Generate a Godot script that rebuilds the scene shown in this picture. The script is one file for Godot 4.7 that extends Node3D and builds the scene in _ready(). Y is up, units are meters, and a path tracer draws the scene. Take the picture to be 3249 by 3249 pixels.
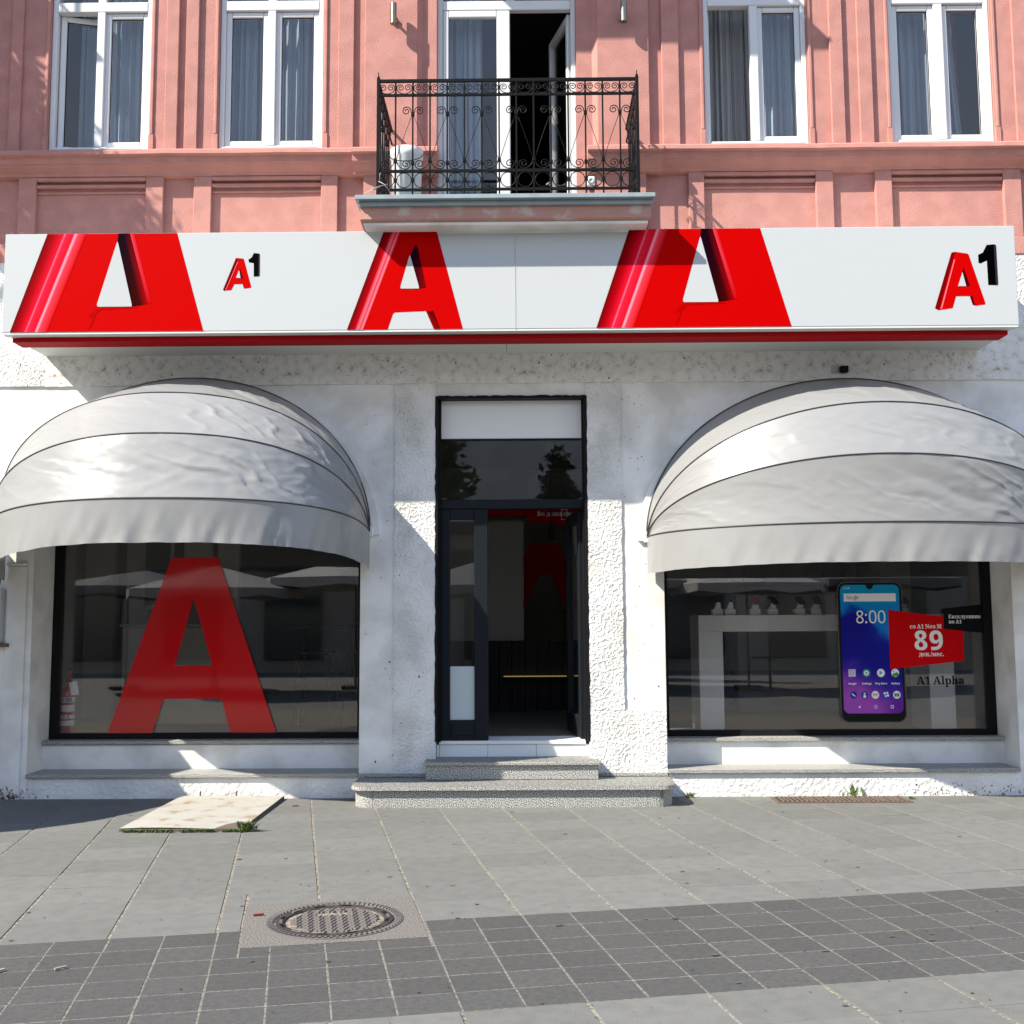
extends Node3D

# ------------------------------------------------------------------ state
var M := {}                 # materials
var used := {}              # names taken, per parent
var rng := RandomNumberGenerator.new()
var building: Node3D


func _ready():
	rng.seed = 4711
	# ---- camera
	var cam := Camera3D.new()
	cam.name = "camera"
	cam.position = Vector3(0, 1.6, 10.2)
	cam.rotation_degrees = Vector3(5.64, 0.5, -0.31)
	cam.fov = 49.94
	cam.near = 0.05
	cam.far = 400.0
	add_child(cam)
	# ---- sky and exposure
	var sm := ProceduralSkyMaterial.new()
	sm.sky_top_color = Color(0.44, 0.56, 0.74)
	sm.sky_horizon_color = Color(0.87, 0.865, 0.82)
	sm.sky_curve = 0.26
	sm.ground_bottom_color = Color(0.32, 0.31, 0.30)
	sm.ground_horizon_color = Color(0.55, 0.57, 0.60)
	sm.sky_energy_multiplier = 1.05
	sm.sun_angle_max = 12.0
	var sky := Sky.new()
	sky.sky_material = sm
	var env := Environment.new()
	env.background_mode = Environment.BG_SKY
	env.sky = sky
	env.background_energy_multiplier = 1.0
	env.tonemap_mode = Environment.TONE_MAPPER_LINEAR
	env.tonemap_exposure = 2.15
	env.sdfgi_enabled = true
	env.ssao_enabled = true
	env.ssil_enabled = true
	var we := WorldEnvironment.new()
	we.name = "world_environment"
	we.environment = env
	add_child(we)
	# ---- sun
	var sun := DirectionalLight3D.new()
	sun.name = "sun"
	sun.basis = Basis.looking_at(Vector3(1.69, -1.816, -1.0).normalized())
	sun.light_color = Color(1.0, 0.965, 0.90)
	sun.light_energy = 1.55
	sun.light_angular_distance = 0.5
	sun.shadow_enabled = true
	add_child(sun)

	make_materials()
	build_ground()
	build_building()
	build_upper_facade()
	build_upper_windows()
	build_shop_front()
	build_steps()
	build_door()
	build_sign()
	build_balconies()
	build_awnings()
	build_wall_things()
	build_shop_interior()
	build_window_prints()
	build_ground_things()
	build_street_side()


# ------------------------------------------------------------------ naming
func numbered(parent: Node, called: String) -> String:
	var key := str(parent.get_instance_id()) + called
	var n: int = used.get(key, 0)
	used[key] = n + 1
	return called if n == 0 else "%s_%03d" % [called, n]


func tag(o: Node, label := "", category := "", group := "", kind := "") -> Node:
	if label: o.set_meta("label", label)
	if category: o.set_meta("category", category)
	if group: o.set_meta("group", group)
	if kind: o.set_meta("kind", kind)
	return o


func thing(called: String, label: String, category: String, at := Vector3.ZERO, group := "") -> Node3D:
	var o := Node3D.new()
	o.name = numbered(self, called)
	o.position = at
	add_child(o, true)
	tag(o, label, category, group)
	return o


func put(called: String, st, m: Material, parent: Node = self) -> MeshInstance3D:
	var o := MeshInstance3D.new()
	if st is SurfaceTool:
		st.generate_normals()
		o.mesh = st.commit()
	else:
		o.mesh = st
	o.material_override = m
	o.name = numbered(parent, called)
	parent.add_child(o, true)
	return o


func copy(o: Node3D, label: String, at: Vector3) -> Node3D:
	var c: Node3D = o.duplicate()
	c.name = numbered(self, str(o.name).rstrip("0123456789").rstrip("_"))
	add_child(c, true)
	c.position = at
	c.set_meta("label", label)
	return c


# ------------------------------------------------------------------ shapes
func S(flat := true) -> SurfaceTool:
	var st := SurfaceTool.new()
	st.begin(Mesh.PRIMITIVE_TRIANGLES)
	st.set_smooth_group(-1 if flat else 0)
	return st


func tri(st: SurfaceTool, a: Vector3, b: Vector3, c: Vector3, out: Vector3):
	if (b - a).cross(c - a).dot(out) < 0.0:
		var t := b
		b = c
		c = t
	st.add_vertex(a)
	st.add_vertex(c)
	st.add_vertex(b)


func quad(st: SurfaceTool, a: Vector3, b: Vector3, c: Vector3, d: Vector3, out: Vector3):
	tri(st, a, b, c, out)
	tri(st, a, c, d, out)


func bx(st: SurfaceTool, x0: float, x1: float, y0: float, y1: float, z0: float, z1: float, b := 0.0):
	var m := Vector3(x0 + x1, y0 + y1, z0 + z1) / 2.0
	var h := Vector3(absf(x1 - x0), absf(y1 - y0), absf(z1 - z0)) / 2.0
	b = minf(b, minf(h.x, minf(h.y, h.z)) * 0.95)
	for i in 3:
		var j := (i + 1) % 3
		var k := (i + 2) % 3
		for s in [-1.0, 1.0]:
			var p := []
			for q in [[-1, -1], [1, -1], [1, 1], [-1, 1]]:
				var v := Vector3.ZERO
				v[i] = s * h[i]
				v[j] = q[0] * (h[j] - b)
				v[k] = q[1] * (h[k] - b)
				p.append(m + v)
			var out := Vector3.ZERO
			out[i] = s
			quad(st, p[0], p[1], p[2], p[3], out)
			if b > 0.0:
				for s2 in [-1.0, 1.0]:
					var e := []
					for q in [-1.0, 1.0]:
						var v := Vector3.ZERO
						v[i] = s * h[i]
						v[j] = s2 * (h[j] - b)
						v[k] = q * (h[k] - b)
						var w := v
						w[i] = s * (h[i] - b)
						w[j] = s2 * h[j]
						e.append([m + v, m + w])
					var o2 := Vector3.ZERO
					o2[i] = s
					o2[j] = s2
					quad(st, e[0][0], e[1][0], e[1][1], e[0][1], o2)
	if b > 0.0:
		for sx in [-1.0, 1.0]:
			for sy in [-1.0, 1.0]:
				for sz in [-1.0, 1.0]:
					var o := Vector3(sx, sy, sz)
					var hb := h - Vector3(b, b, b)
					tri(st, m + o * Vector3(h.x, hb.y, hb.z), m + o * Vector3(hb.x, h.y, hb.z), m + o * Vector3(hb.x, hb.y, h.z), o)


func box(x0: float, x1: float, y0: float, y1: float, z0: float, z1: float, b := 0.0) -> SurfaceTool:
	var st := S()
	bx(st, x0, x1, y0, y1, z0, z1, b)
	return st


func ring(st: SurfaceTool, x0: float, x1: float, y0: float, y1: float, w: float, z0: float, z1: float, b := 0.004):
	bx(st, x0, x0 + w, y0, y1, z0, z1, b)
	bx(st, x1 - w, x1, y0, y1, z0, z1, b)
	bx(st, x0 + w, x1 - w, y0, y0 + w, z0, z1, b)
	bx(st, x0 + w, x1 - w, y1 - w, y1, z0, z1, b)


# polygon in two axes pushed along the third: axis 0 = x (points are z, y), 1 = y (points x, z), 2 = z (points x, y)
func lift(p: Vector2, axis: int, t: float) -> Vector3:
	if axis == 0: return Vector3(t, p.y, p.x)
	if axis == 1: return Vector3(p.x, t, p.y)
	return Vector3(p.x, p.y, t)


func prism(st: SurfaceTool, pts: PackedVector2Array, axis: int, t0: float, t1: float, caps := true):
	var area := 0.0
	var n := pts.size()
	for i in n:
		area += pts[i].cross(pts[(i + 1) % n])
	for i in n:
		var a := pts[i]
		var b := pts[(i + 1) % n]
		var o := Vector2(b.y - a.y, a.x - b.x) * signf(area)
		quad(st, lift(a, axis, t0), lift(b, axis, t0), lift(b, axis, t1), lift(a, axis, t1), lift(o, axis, 0.0))
	if caps:
		var ix := Geometry2D.triangulate_polygon(pts)
		for s in [t0, t1]:
			var out := lift(Vector2.ZERO, axis, signf(s - (t0 + t1) / 2.0))
			for i in range(0, ix.size(), 3):
				tri(st, lift(pts[ix[i]], axis, s), lift(pts[ix[i + 1]], axis, s), lift(pts[ix[i + 2]], axis, s), out)


func tube(st: SurfaceTool, p: PackedVector3Array, r: float, sides := 6, closed := false, r1 := -1.0):
	var n := p.size()
	var rings := []
	var up := Vector3(0.31, 0.85, 0.42).normalized()
	for i in n:
		var d: Vector3
		if closed:
			d = p[(i + 1) % n] - p[(i - 1 + n) % n]
		else:
			d = p[mini(i + 1, n - 1)] - p[maxi(i - 1, 0)]
		d = d.normalized()
		var s := d.cross(up)
		if s.length() < 0.05:
			s = d.cross(Vector3(0.9, 0.1, 0.3))
		s = s.normalized()
		var u := s.cross(d).normalized()
		up = u
		var rr := r if r1 < 0.0 else lerpf(r, r1, float(i) / (n - 1))
		var a := []
		for k in sides:
			var t := TAU * k / sides
			a.append(p[i] + (s * cos(t) + u * sin(t)) * rr)
		rings.append(a)
	var last := n if closed else n - 1
	for i in last:
		var j := (i + 1) % n
		for k in sides:
			var k2 := (k + 1) % sides
			quad(st, rings[i][k], rings[i][k2], rings[j][k2], rings[j][k], (rings[i][k] + rings[i][k2]) / 2.0 - p[i])
	if not closed:
		for e in [0, n - 1]:
			for k in range(1, sides - 1):
				tri(st, rings[e][0], rings[e][k], rings[e][k + 1], p[e] - p[1 if e == 0 else n - 2])


func lathe(st: SurfaceTool, prof: Array, c: Vector3, seg := 24):
	for i in prof.size() - 1:
		var a: Vector2 = prof[i]
		var b: Vector2 = prof[i + 1]
		for k in seg:
			var t0 := TAU * k / seg
			var t1 := TAU * (k + 1) / seg
			var d0 := Vector3(cos(t0), 0, sin(t0))
			var d1 := Vector3(cos(t1), 0, sin(t1))
			var out := (d0 + d1) * (b.y - a.y) * 0.5 + Vector3(0, a.x - b.x, 0)
			var p0 := c + d0 * a.x + Vector3(0, a.y, 0)
			var p1 := c + d1 * a.x + Vector3(0, a.y, 0)
			var q0 := c + d0 * b.x + Vector3(0, b.y, 0)
			var q1 := c + d1 * b.x + Vector3(0, b.y, 0)
			if a.x > 1e-5: tri(st, p0, p1, q1, out)
			if b.x > 1e-5: tri(st, p0, q1, q0, out)


func surf(st: SurfaceTool, nu: int, nv: int, f: Callable, flip := false):
	var g := []
	for i in nu + 1:
		var row := []
		for j in nv + 1:
			row.append(f.call(float(i) / nu, float(j) / nv))
		g.append(row)
	for i in nu:
		for j in nv:
			var a: Vector3 = g[i][j]
			var b: Vector3 = g[i + 1][j]
			var c: Vector3 = g[i + 1][j + 1]
			var d: Vector3 = g[i][j + 1]
			if flip:
				for v in [a, b, c, a, c, d]: st.add_vertex(v)
			else:
				for v in [a, c, b, a, d, c]: st.add_vertex(v)


func P2(list: Array) -> PackedVector2Array:
	var p := PackedVector2Array()
	for i in range(0, list.size(), 2):
		p.append(Vector2(list[i], list[i + 1]))
	return p


# flat print facing +z: polygon with one colour or one colour per corner (sRGB)
func ink(st: SurfaceTool, pts: PackedVector2Array, z: float, cols):
	var ix := Geometry2D.triangulate_polygon(pts)
	for i in range(0, ix.size(), 3):
		var q := [ix[i], ix[i + 1], ix[i + 2]]
		if (pts[q[1]] - pts[q[0]]).cross(pts[q[2]] - pts[q[0]]) > 0.0:
			q = [q[0], q[2], q[1]]
		for k in q:
			var c: Color = cols[k] if cols is Array else cols
			st.set_color(c.srgb_to_linear())
			st.add_vertex(Vector3(pts[k].x, pts[k].y, z))


func text(called: String, s: String, at: Vector3, height: float, m: Material, parent: Node, font := "Droid Serif", bold := true, align := HORIZONTAL_ALIGNMENT_LEFT, wide := 1.0) -> MeshInstance3D:
	var f := SystemFont.new()
	f.font_names = [font]
	f.font_weight = 700 if bold else 400
	f.hinting = TextServer.HINTING_NONE
	var t := TextMesh.new()
	t.font = f
	t.text = s
	t.font_size = 16
	t.pixel_size = height / 11.5
	t.depth = 0.001
	t.curve_step = 0.5
	t.horizontal_alignment = align
	t.vertical_alignment = VERTICAL_ALIGNMENT_CENTER
	var o := MeshInstance3D.new()
	o.mesh = t
	o.material_override = m
	o.position = at
	o.scale = Vector3(wide, 1, 1)
	o.name = numbered(parent, called)
	parent.add_child(o, true)
	return o


# ------------------------------------------------------------------ materials
func noise(freq: float, seed_: int, type := FastNoiseLite.TYPE_SIMPLEX_SMOOTH, oct := 4, fractal := FastNoiseLite.FRACTAL_FBM) -> FastNoiseLite:
	var n := FastNoiseLite.new()
	n.noise_type = type
	n.seed = seed_
	n.frequency = freq
	n.fractal_type = fractal
	n.fractal_octaves = oct
	return n


func ntex(n: FastNoiseLite, size := 512, cols = null, offs = null) -> NoiseTexture2D:
	var t := NoiseTexture2D.new()
	t.width = size
	t.height = size
	t.seamless = true
	t.seamless_blend_skirt = 0.2
	t.noise = n
	t.generate_mipmaps = false
	if cols != null:
		var g := Gradient.new()
		g.colors = PackedColorArray(cols)
		g.offsets = PackedFloat32Array(offs)
		t.color_ramp = g
	return t


func lin(r: float, g: float, b: float) -> Color:
	return Color(r, g, b).linear_to_srgb()


func mat(called: String, c: Color, rough := 0.8, metal := 0.0) -> StandardMaterial3D:
	var m := StandardMaterial3D.new()
	m.resource_name = called
	m.albedo_color = c
	m.roughness = rough
	m.metallic = metal
	M[called] = m
	return m


func surface(m: StandardMaterial3D, scale: float, albedo: Texture2D, height: Texture2D = null, cm := 0.0):
	m.uv1_triplanar = true
	m.uv1_world_triplanar = true
	m.uv1_triplanar_sharpness = 4.0
	m.uv1_scale = Vector3.ONE * scale
	m.albedo_texture = albedo
	if height:
		m.heightmap_enabled = true
		m.heightmap_texture = height
		m.heightmap_scale = cm


func make_materials():
	var w := Color.WHITE
	var grain := ntex(noise(0.045, 3, FastNoiseLite.TYPE_SIMPLEX_SMOOTH, 4), 1024)
	var coarse := ntex(noise(0.030, 8, FastNoiseLite.TYPE_SIMPLEX_SMOOTH, 5, FastNoiseLite.FRACTAL_RIDGED), 1024)
	var fine := ntex(noise(0.12, 5, FastNoiseLite.TYPE_SIMPLEX_SMOOTH, 3), 1024)
	var pits := ntex(noise(0.05, 21, FastNoiseLite.TYPE_CELLULAR, 2), 1024, [Color(0.1, 0.1, 0.1), Color(0.8, 0.8, 0.8), w], [0.0, 0.22, 1.0])
	var patchy := ntex(noise(0.006, 12, FastNoiseLite.TYPE_SIMPLEX_SMOOTH, 5), 512, [Color(0.90, 0.90, 0.89), w], [0.25, 0.7])
	var blotch := ntex(noise(0.012, 31, FastNoiseLite.TYPE_SIMPLEX_SMOOTH, 5), 512, [Color(0.94, 0.94, 0.94), w], [0.25, 0.75])
	surface(mat("rough_plaster", lin(0.76, 0.76, 0.745), 0.9), 0.5, patchy, coarse, 1.4)
	var stain := ntex(noise(0.02, 14, FastNoiseLite.TYPE_SIMPLEX_SMOOTH, 6), 1024, [Color(0.60, 0.54, 0.46), Color(0.87, 0.86, 0.83), Color(0.95, 0.95, 0.94), w], [0.02, 0.17, 0.34, 0.7])
	surface(mat("stained_plaster", lin(0.74, 0.74, 0.72), 0.9), 0.45, stain, grain, 0.4)
	surface(mat("plaster", lin(0.77, 0.77, 0.76), 0.9), 0.5, patchy, pits, 0.25)
	surface(mat("base_plaster", lin(0.72, 0.72, 0.71), 0.9), 0.35, blotch, grain, 1.0)
	surface(mat("pink", lin(0.47, 0.222, 0.192), 0.92), 0.6, blotch, fine, 0.35)
	surface(mat("pink_trim", lin(0.48, 0.226, 0.192), 0.92), 0.6, blotch, fine, 0.25)
	var peel := ntex(noise(0.014, 77, FastNoiseLite.TYPE_SIMPLEX_SMOOTH, 5), 512, [lin(0.44, 0.225, 0.185), lin(0.46, 0.26, 0.215), lin(0.50, 0.40, 0.35)], [0.0, 0.62, 0.78])
	surface(mat("peeling_pink", w, 0.9), 0.5, peel, fine, 0.2)
	var granite := ntex(noise(0.07, 41, FastNoiseLite.TYPE_SIMPLEX, 2), 1024, [Color(0.24, 0.245, 0.25), Color(0.55, 0.55, 0.54), Color(0.80, 0.80, 0.78)], [0.3, 0.5, 0.7])
	surface(mat("granite", w, 0.55), 1.2, granite)
	var granite_top := ntex(noise(0.05, 43, FastNoiseLite.TYPE_SIMPLEX, 2), 512, [Color(0.38, 0.38, 0.365), Color(0.57, 0.57, 0.55)], [0.3, 0.7])
	surface(mat("worn_granite", w, 0.6), 1.0, granite_top)
	# paving slabs, a few tones each
	for k in 4:
		var sc := noise(0.02, 50 + k, FastNoiseLite.TYPE_SIMPLEX_SMOOTH, 5)
		var v: float = 0.132 + 0.009 * [0, 1, -1, 0.4][k]
		var a := ntex(sc, 512, [lin(v * 0.90, v * 0.91, v * 0.865), lin(v, v * 1.01, v * 0.95), lin(v * 1.06, v * 1.07, v * 1.01)], [0.15, 0.5, 0.85])
		var m := mat("slab%d" % k, w, 0.82)
		surface(m, 0.7, a, fine, 0.15)
		m.uv1_offset = Vector3(k * 0.37, 0, k * 0.21)
		var d: float = 0.058 + 0.005 * [0, 1, -1, 0.5][k]
		a = ntex(noise(0.05, 60 + k, FastNoiseLite.TYPE_SIMPLEX_SMOOTH, 5), 512, [lin(d * 0.86, d * 0.86, d * 0.85), lin(d, d * 0.995, d * 0.97), lin(d * 1.12, d * 1.1, d * 1.07)], [0.2, 0.5, 0.8])
		m = mat("dark%d" % k, w, 0.8)
		surface(m, 0.8, a, fine, 0.2)
		m.uv1_offset = Vector3(k * 0.31, 0, k * 0.17)
	var bed := ntex(noise(0.05, 70), 512, [lin(0.10, 0.085, 0.065), lin(0.26, 0.23, 0.185)], [0.3, 0.6])
	surface(mat("mortar", w, 0.95), 1.0, bed, grain, 0.4)
	var gt := ntex(noise(0.06, 73), 512, [lin(0.09, 0.08, 0.068), lin(0.20, 0.183, 0.158)], [0.25, 0.65])
	surface(mat("grout", w, 0.95), 1.0, gt)
	surface(mat("far_paving", lin(0.15, 0.147, 0.14), 0.9), 0.3, blotch)
	var agg := ntex(noise(0.25, 71, FastNoiseLite.TYPE_CELLULAR, 2), 512, [lin(0.07, 0.065, 0.06), lin(0.165, 0.155, 0.14), lin(0.27, 0.25, 0.23)], [0.1, 0.5, 0.95])
	surface(mat("aggregate", w, 0.9), 1.2, agg, grain, 0.4)
	mat("cast_iron", lin(0.045, 0.04, 0.038), 0.65).metallic_specular = 0.25
	mat("iron_rib", lin(0.17, 0.155, 0.15), 0.5, 0.35)
	var hb := ntex(noise(0.009, 91, FastNoiseLite.TYPE_SIMPLEX_SMOOTH, 5), 512, [lin(0.25, 0.19, 0.13), lin(0.335, 0.32, 0.285), lin(0.36, 0.35, 0.32)], [0.08, 0.30, 0.6])
	surface(mat("hatch", w, 0.8), 0.8, hb, grain, 0.2)
	surface(mat("rust", lin(0.12, 0.09, 0.07), 0.9), 1.0, blotch, grain, 0.3)
	mat("wrought_iron", lin(0.007, 0.007, 0.008), 0.45).metallic_specular = 0.25
	surface(mat("zinc", lin(0.28, 0.345, 0.37), 0.45, 0.2), 0.8, blotch)
	mat("pvc", lin(0.60, 0.61, 0.62), 0.4)
	mat("sign_white", lin(0.44, 0.465, 0.48), 0.4)
	mat("sign_edge", lin(0.60, 0.62, 0.60), 0.45)
	mat("red_strip", lin(0.36, 0.004, 0.008), 0.6).metallic_specular = 0.2
	var pr := mat("print", w, 0.6)
	pr.metallic_specular = 0.1
	pr.vertex_color_use_as_albedo = true
	var dirt := mat("dirt", w, 0.95)
	dirt.vertex_color_use_as_albedo = true
	var canvas := mat("canvas", lin(0.25, 0.253, 0.256), 0.33)
	canvas.backlight_enabled = true
	canvas.backlight = Color(0.22, 0.22, 0.22)
	mat("piping", lin(0.035, 0.035, 0.037), 0.5)
	mat("black_frame", lin(0.010, 0.010, 0.011), 0.5).metallic_specular = 0.22
	mat("door_frame", lin(0.012, 0.015, 0.019), 0.4).metallic_specular = 0.25
	mat("white_board", lin(0.74, 0.75, 0.76), 0.5)
	mat("frosted", lin(0.46, 0.52, 0.53), 0.6)
	var gl := mat("glass", Color(0.10, 0.13, 0.15, 0.04), 0.0)
	gl.transparency = BaseMaterial3D.TRANSPARENCY_ALPHA
	gl.metallic_specular = 0.5
	gl = mat("shop_glass", Color(0.05, 0.06, 0.06, 0.05), 0.0)
	gl.transparency = BaseMaterial3D.TRANSPARENCY_ALPHA
	var cl := mat("curtain", lin(0.25, 0.31, 0.385), 0.95)
	cl.backlight_enabled = true
	cl.backlight = Color(0.25, 0.27, 0.3)
	cl = mat("grey_curtain", lin(0.34, 0.345, 0.35), 0.95)
	cl = mat("red_curtain", lin(0.16, 0.012, 0.03), 0.95)
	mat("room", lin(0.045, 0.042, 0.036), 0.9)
	mat("shop_wall", lin(0.42, 0.41, 0.36), 0.9)
	mat("shop_panel", lin(0.55, 0.53, 0.45), 0.8)
	mat("shop_floor", lin(0.14, 0.135, 0.125), 0.35)
	mat("shop_dark", lin(0.009, 0.009, 0.009), 0.7)
	mat("table_white", lin(0.74, 0.74, 0.74), 0.4)
	mat("red", lin(0.50, 0.004, 0.006), 0.05)
	mat("tag_red", lin(0.62, 0.003, 0.006), 0.6).metallic_specular = 0.15
	mat("tag_black", lin(0.008, 0.010, 0.012), 0.6).metallic_specular = 0.15
	mat("white_print", lin(0.90, 0.91, 0.92), 0.6)
	mat("black_print", lin(0.006, 0.006, 0.006), 0.7).metallic_specular = 0.1
	mat("steel", lin(0.24, 0.22, 0.18), 0.35, 1.0)
	mat("white_plastic", lin(0.72, 0.74, 0.75), 0.4)
	mat("grey_plastic", lin(0.42, 0.46, 0.48), 0.5)
	mat("phone_metal", lin(0.09, 0.085, 0.085), 0.4)
	mat("cabinet", lin(0.45, 0.47, 0.48), 0.5)
	mat("bark", lin(0.10, 0.075, 0.055), 0.95)
	var lf := mat("leaf", lin(0.055, 0.10, 0.03), 0.7)
	lf.backlight_enabled = true
	lf.backlight = Color(0.2, 0.3, 0.1)
	lf = mat("weed", lin(0.075, 0.115, 0.03), 0.8)
	lf.backlight_enabled = true
	lf.backlight = Color(0.15, 0.2, 0.05)
	mat("conifer", lin(0.025, 0.045, 0.02), 0.8)
	mat("parasol_grey", lin(0.12, 0.12, 0.125), 0.8)
	mat("parasol_pale", lin(0.42, 0.41, 0.39), 0.8)
	mat("parasol", lin(0.30, 0.29, 0.27), 0.8)
	mat("wood", lin(0.14, 0.085, 0.05), 0.6)
	surface(mat("distant", lin(0.78, 0.78, 0.76), 0.9), 0.1, blotch)
	surface(mat("far_wall", lin(0.30, 0.28, 0.25), 0.9), 0.2, blotch)
	mat("far_glass", lin(0.02, 0.025, 0.03), 0.1)
	mat("far_dark", lin(0.03, 0.03, 0.032), 0.7)
	var led := mat("led", lin(0.9, 0.65, 0.2), 0.5)
	led.emission_enabled = true
	led.emission = Color(1.0, 0.86, 0.5)
	led.emission_energy_multiplier = 0.10


# ------------------------------------------------------------------ ground
var slab_at := 0

func build_ground():
	var far := S()
	bx(far, -70, 70, -0.6, -0.014, -40, 70)
	tag(put("plaza_ground", far, M.far_paving), "", "", "", "structure")
	var bed := S()
	var c := cos(deg_to_rad(11.6))
	var s := sin(deg_to_rad(11.6))
	bx(bed, -8.4, 8.4, -0.1, -0.0025, -2.2, 8.2)
	var pave := put("pavement", bed, M.mortar)
	pave.rotation_degrees.y = 11.6
	tag(pave, "", "", "", "structure")
	var hole := Rect2(-2.305, 3.394, 0.94, 0.85)
	# grey slabs towards the wall and beyond the dark band
	var rows := []
	for k in range(14, 0, -1): rows.append([3.925 - 0.392 * k, 3.925 - 0.392 * (k - 1)])
	for k in 5: rows.append([5.335 + 0.392 * k, 5.335 + 0.392 * (k + 1)])
	for r in rows:
		for k in range(-12, 13):
			var u: float = -0.828 + 0.5345 * k
			slab(pave, u, u + 0.5345, r[0], r[1], hole, "slab", 0.015, 0.0035, c, s)
	var sp := S()
	for k in 1100:
		var u := rng.randf_range(-5.0, 5.0)
		var v := rng.randf_range(-0.6, 6.6)
		if absf(v * s + u * c) > 0.5 * (10.4 - v * c + u * s) or Rect2(-2.305, 3.394, 0.94, 0.85).has_point(Vector2(u, v)): continue
		var big := rng.randf() < 0.09
		var rad := rng.randf_range(0.012, 0.022) if big else rng.randf_range(0.003, 0.009)
		var tone := rng.randf_range(0.03, 0.075) if not big else rng.randf_range(0.055, 0.095)
		var t0 := rng.randf() * TAU
		var el := rng.randf_range(0.4, 1.0)
		var q := []
		for m in 7:
			var a := t0 + TAU * m / 7
			var rr := rad * rng.randf_range(0.7, 1.1)
			q.append(Vector3(u + cos(a) * rr, 0.0062, v + sin(a) * rr * el))
		for m in range(1, 6):
			sp.set_color(Color(tone, tone * 0.95, tone * 0.9))
			tri(sp, q[0], q[m], q[m + 1], Vector3.UP)
	tag(put("pavement_speck", sp, M.dirt, pave), "", "", "", "stuff")
	var grout := put("grout", box(-7.0, 7.0, -0.04, -0.0004, 3.925, 5.335), M.grout, pave)
	for j in 6:
		for k in range(-24, 26):
			var u: float = -0.820 + 0.267 * k
			slab(pave, u, u + 0.267, 3.925 + 0.235 * j, 3.925 + 0.235 * (j + 1), hole, "dark", 0.0075, 0.0075, c, s)


func slab(pave: Node3D, u0: float, u1: float, v0: float, v1: float, hole: Rect2, look: String, ju: float, jv: float, c: float, s: float):
	var um := (u0 + u1) / 2.0
	var vm := (v0 + v1) / 2.0
	var x := um * c + vm * s
	var z := -um * s + vm * c
	if z < -0.3 or absf(x) > 0.5 * (10.2 - z) + 0.5 or z > 6.6:
		return
	var pieces := [Rect2(u0, v0, u1 - u0, v1 - v0)]
	if pieces[0].intersects(hole):
		pieces = []
		for q in [[u0, hole.position.x, v0, v1], [hole.end.x, u1, v0, v1], [maxf(u0, hole.position.x), minf(u1, hole.end.x), v0, hole.position.y], [maxf(u0, hole.position.x), minf(u1, hole.end.x), hole.end.y, v1]]:
			if q[1] - q[0] > 0.03 and q[3] - q[2] > 0.03:
				pieces.append(Rect2(q[0], q[2], q[1] - q[0], q[3] - q[2]))
	for r in pieces:
		var st := S()
		bx(st, -r.size.x / 2 + ju / 2, r.size.x / 2 - ju / 2, -0.05, 0, -r.size.y / 2 + jv / 2, r.size.y / 2 - jv / 2, 0.002)
		var k := rng.randi_range(0, 3)
		var o := put("paving_slab" if look == "slab" else "dark_paver", st, M[look + str(k)], pave)
		o.position = Vector3(r.position.x + r.size.x / 2 + rng.randf_range(-0.0015, 0.0015), rng.randf_range(0.0003, 0.0026) if look == "slab" else rng.randf_range(0.0003, 0.0014), r.position.y + r.size.y / 2)
		var tl := 0.004 if look == "slab" else 0.0015
		o.rotation = Vector3(rng.randf_range(-tl, tl), rng.randf_range(-0.002, 0.002), rng.randf_range(-tl, tl))


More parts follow.
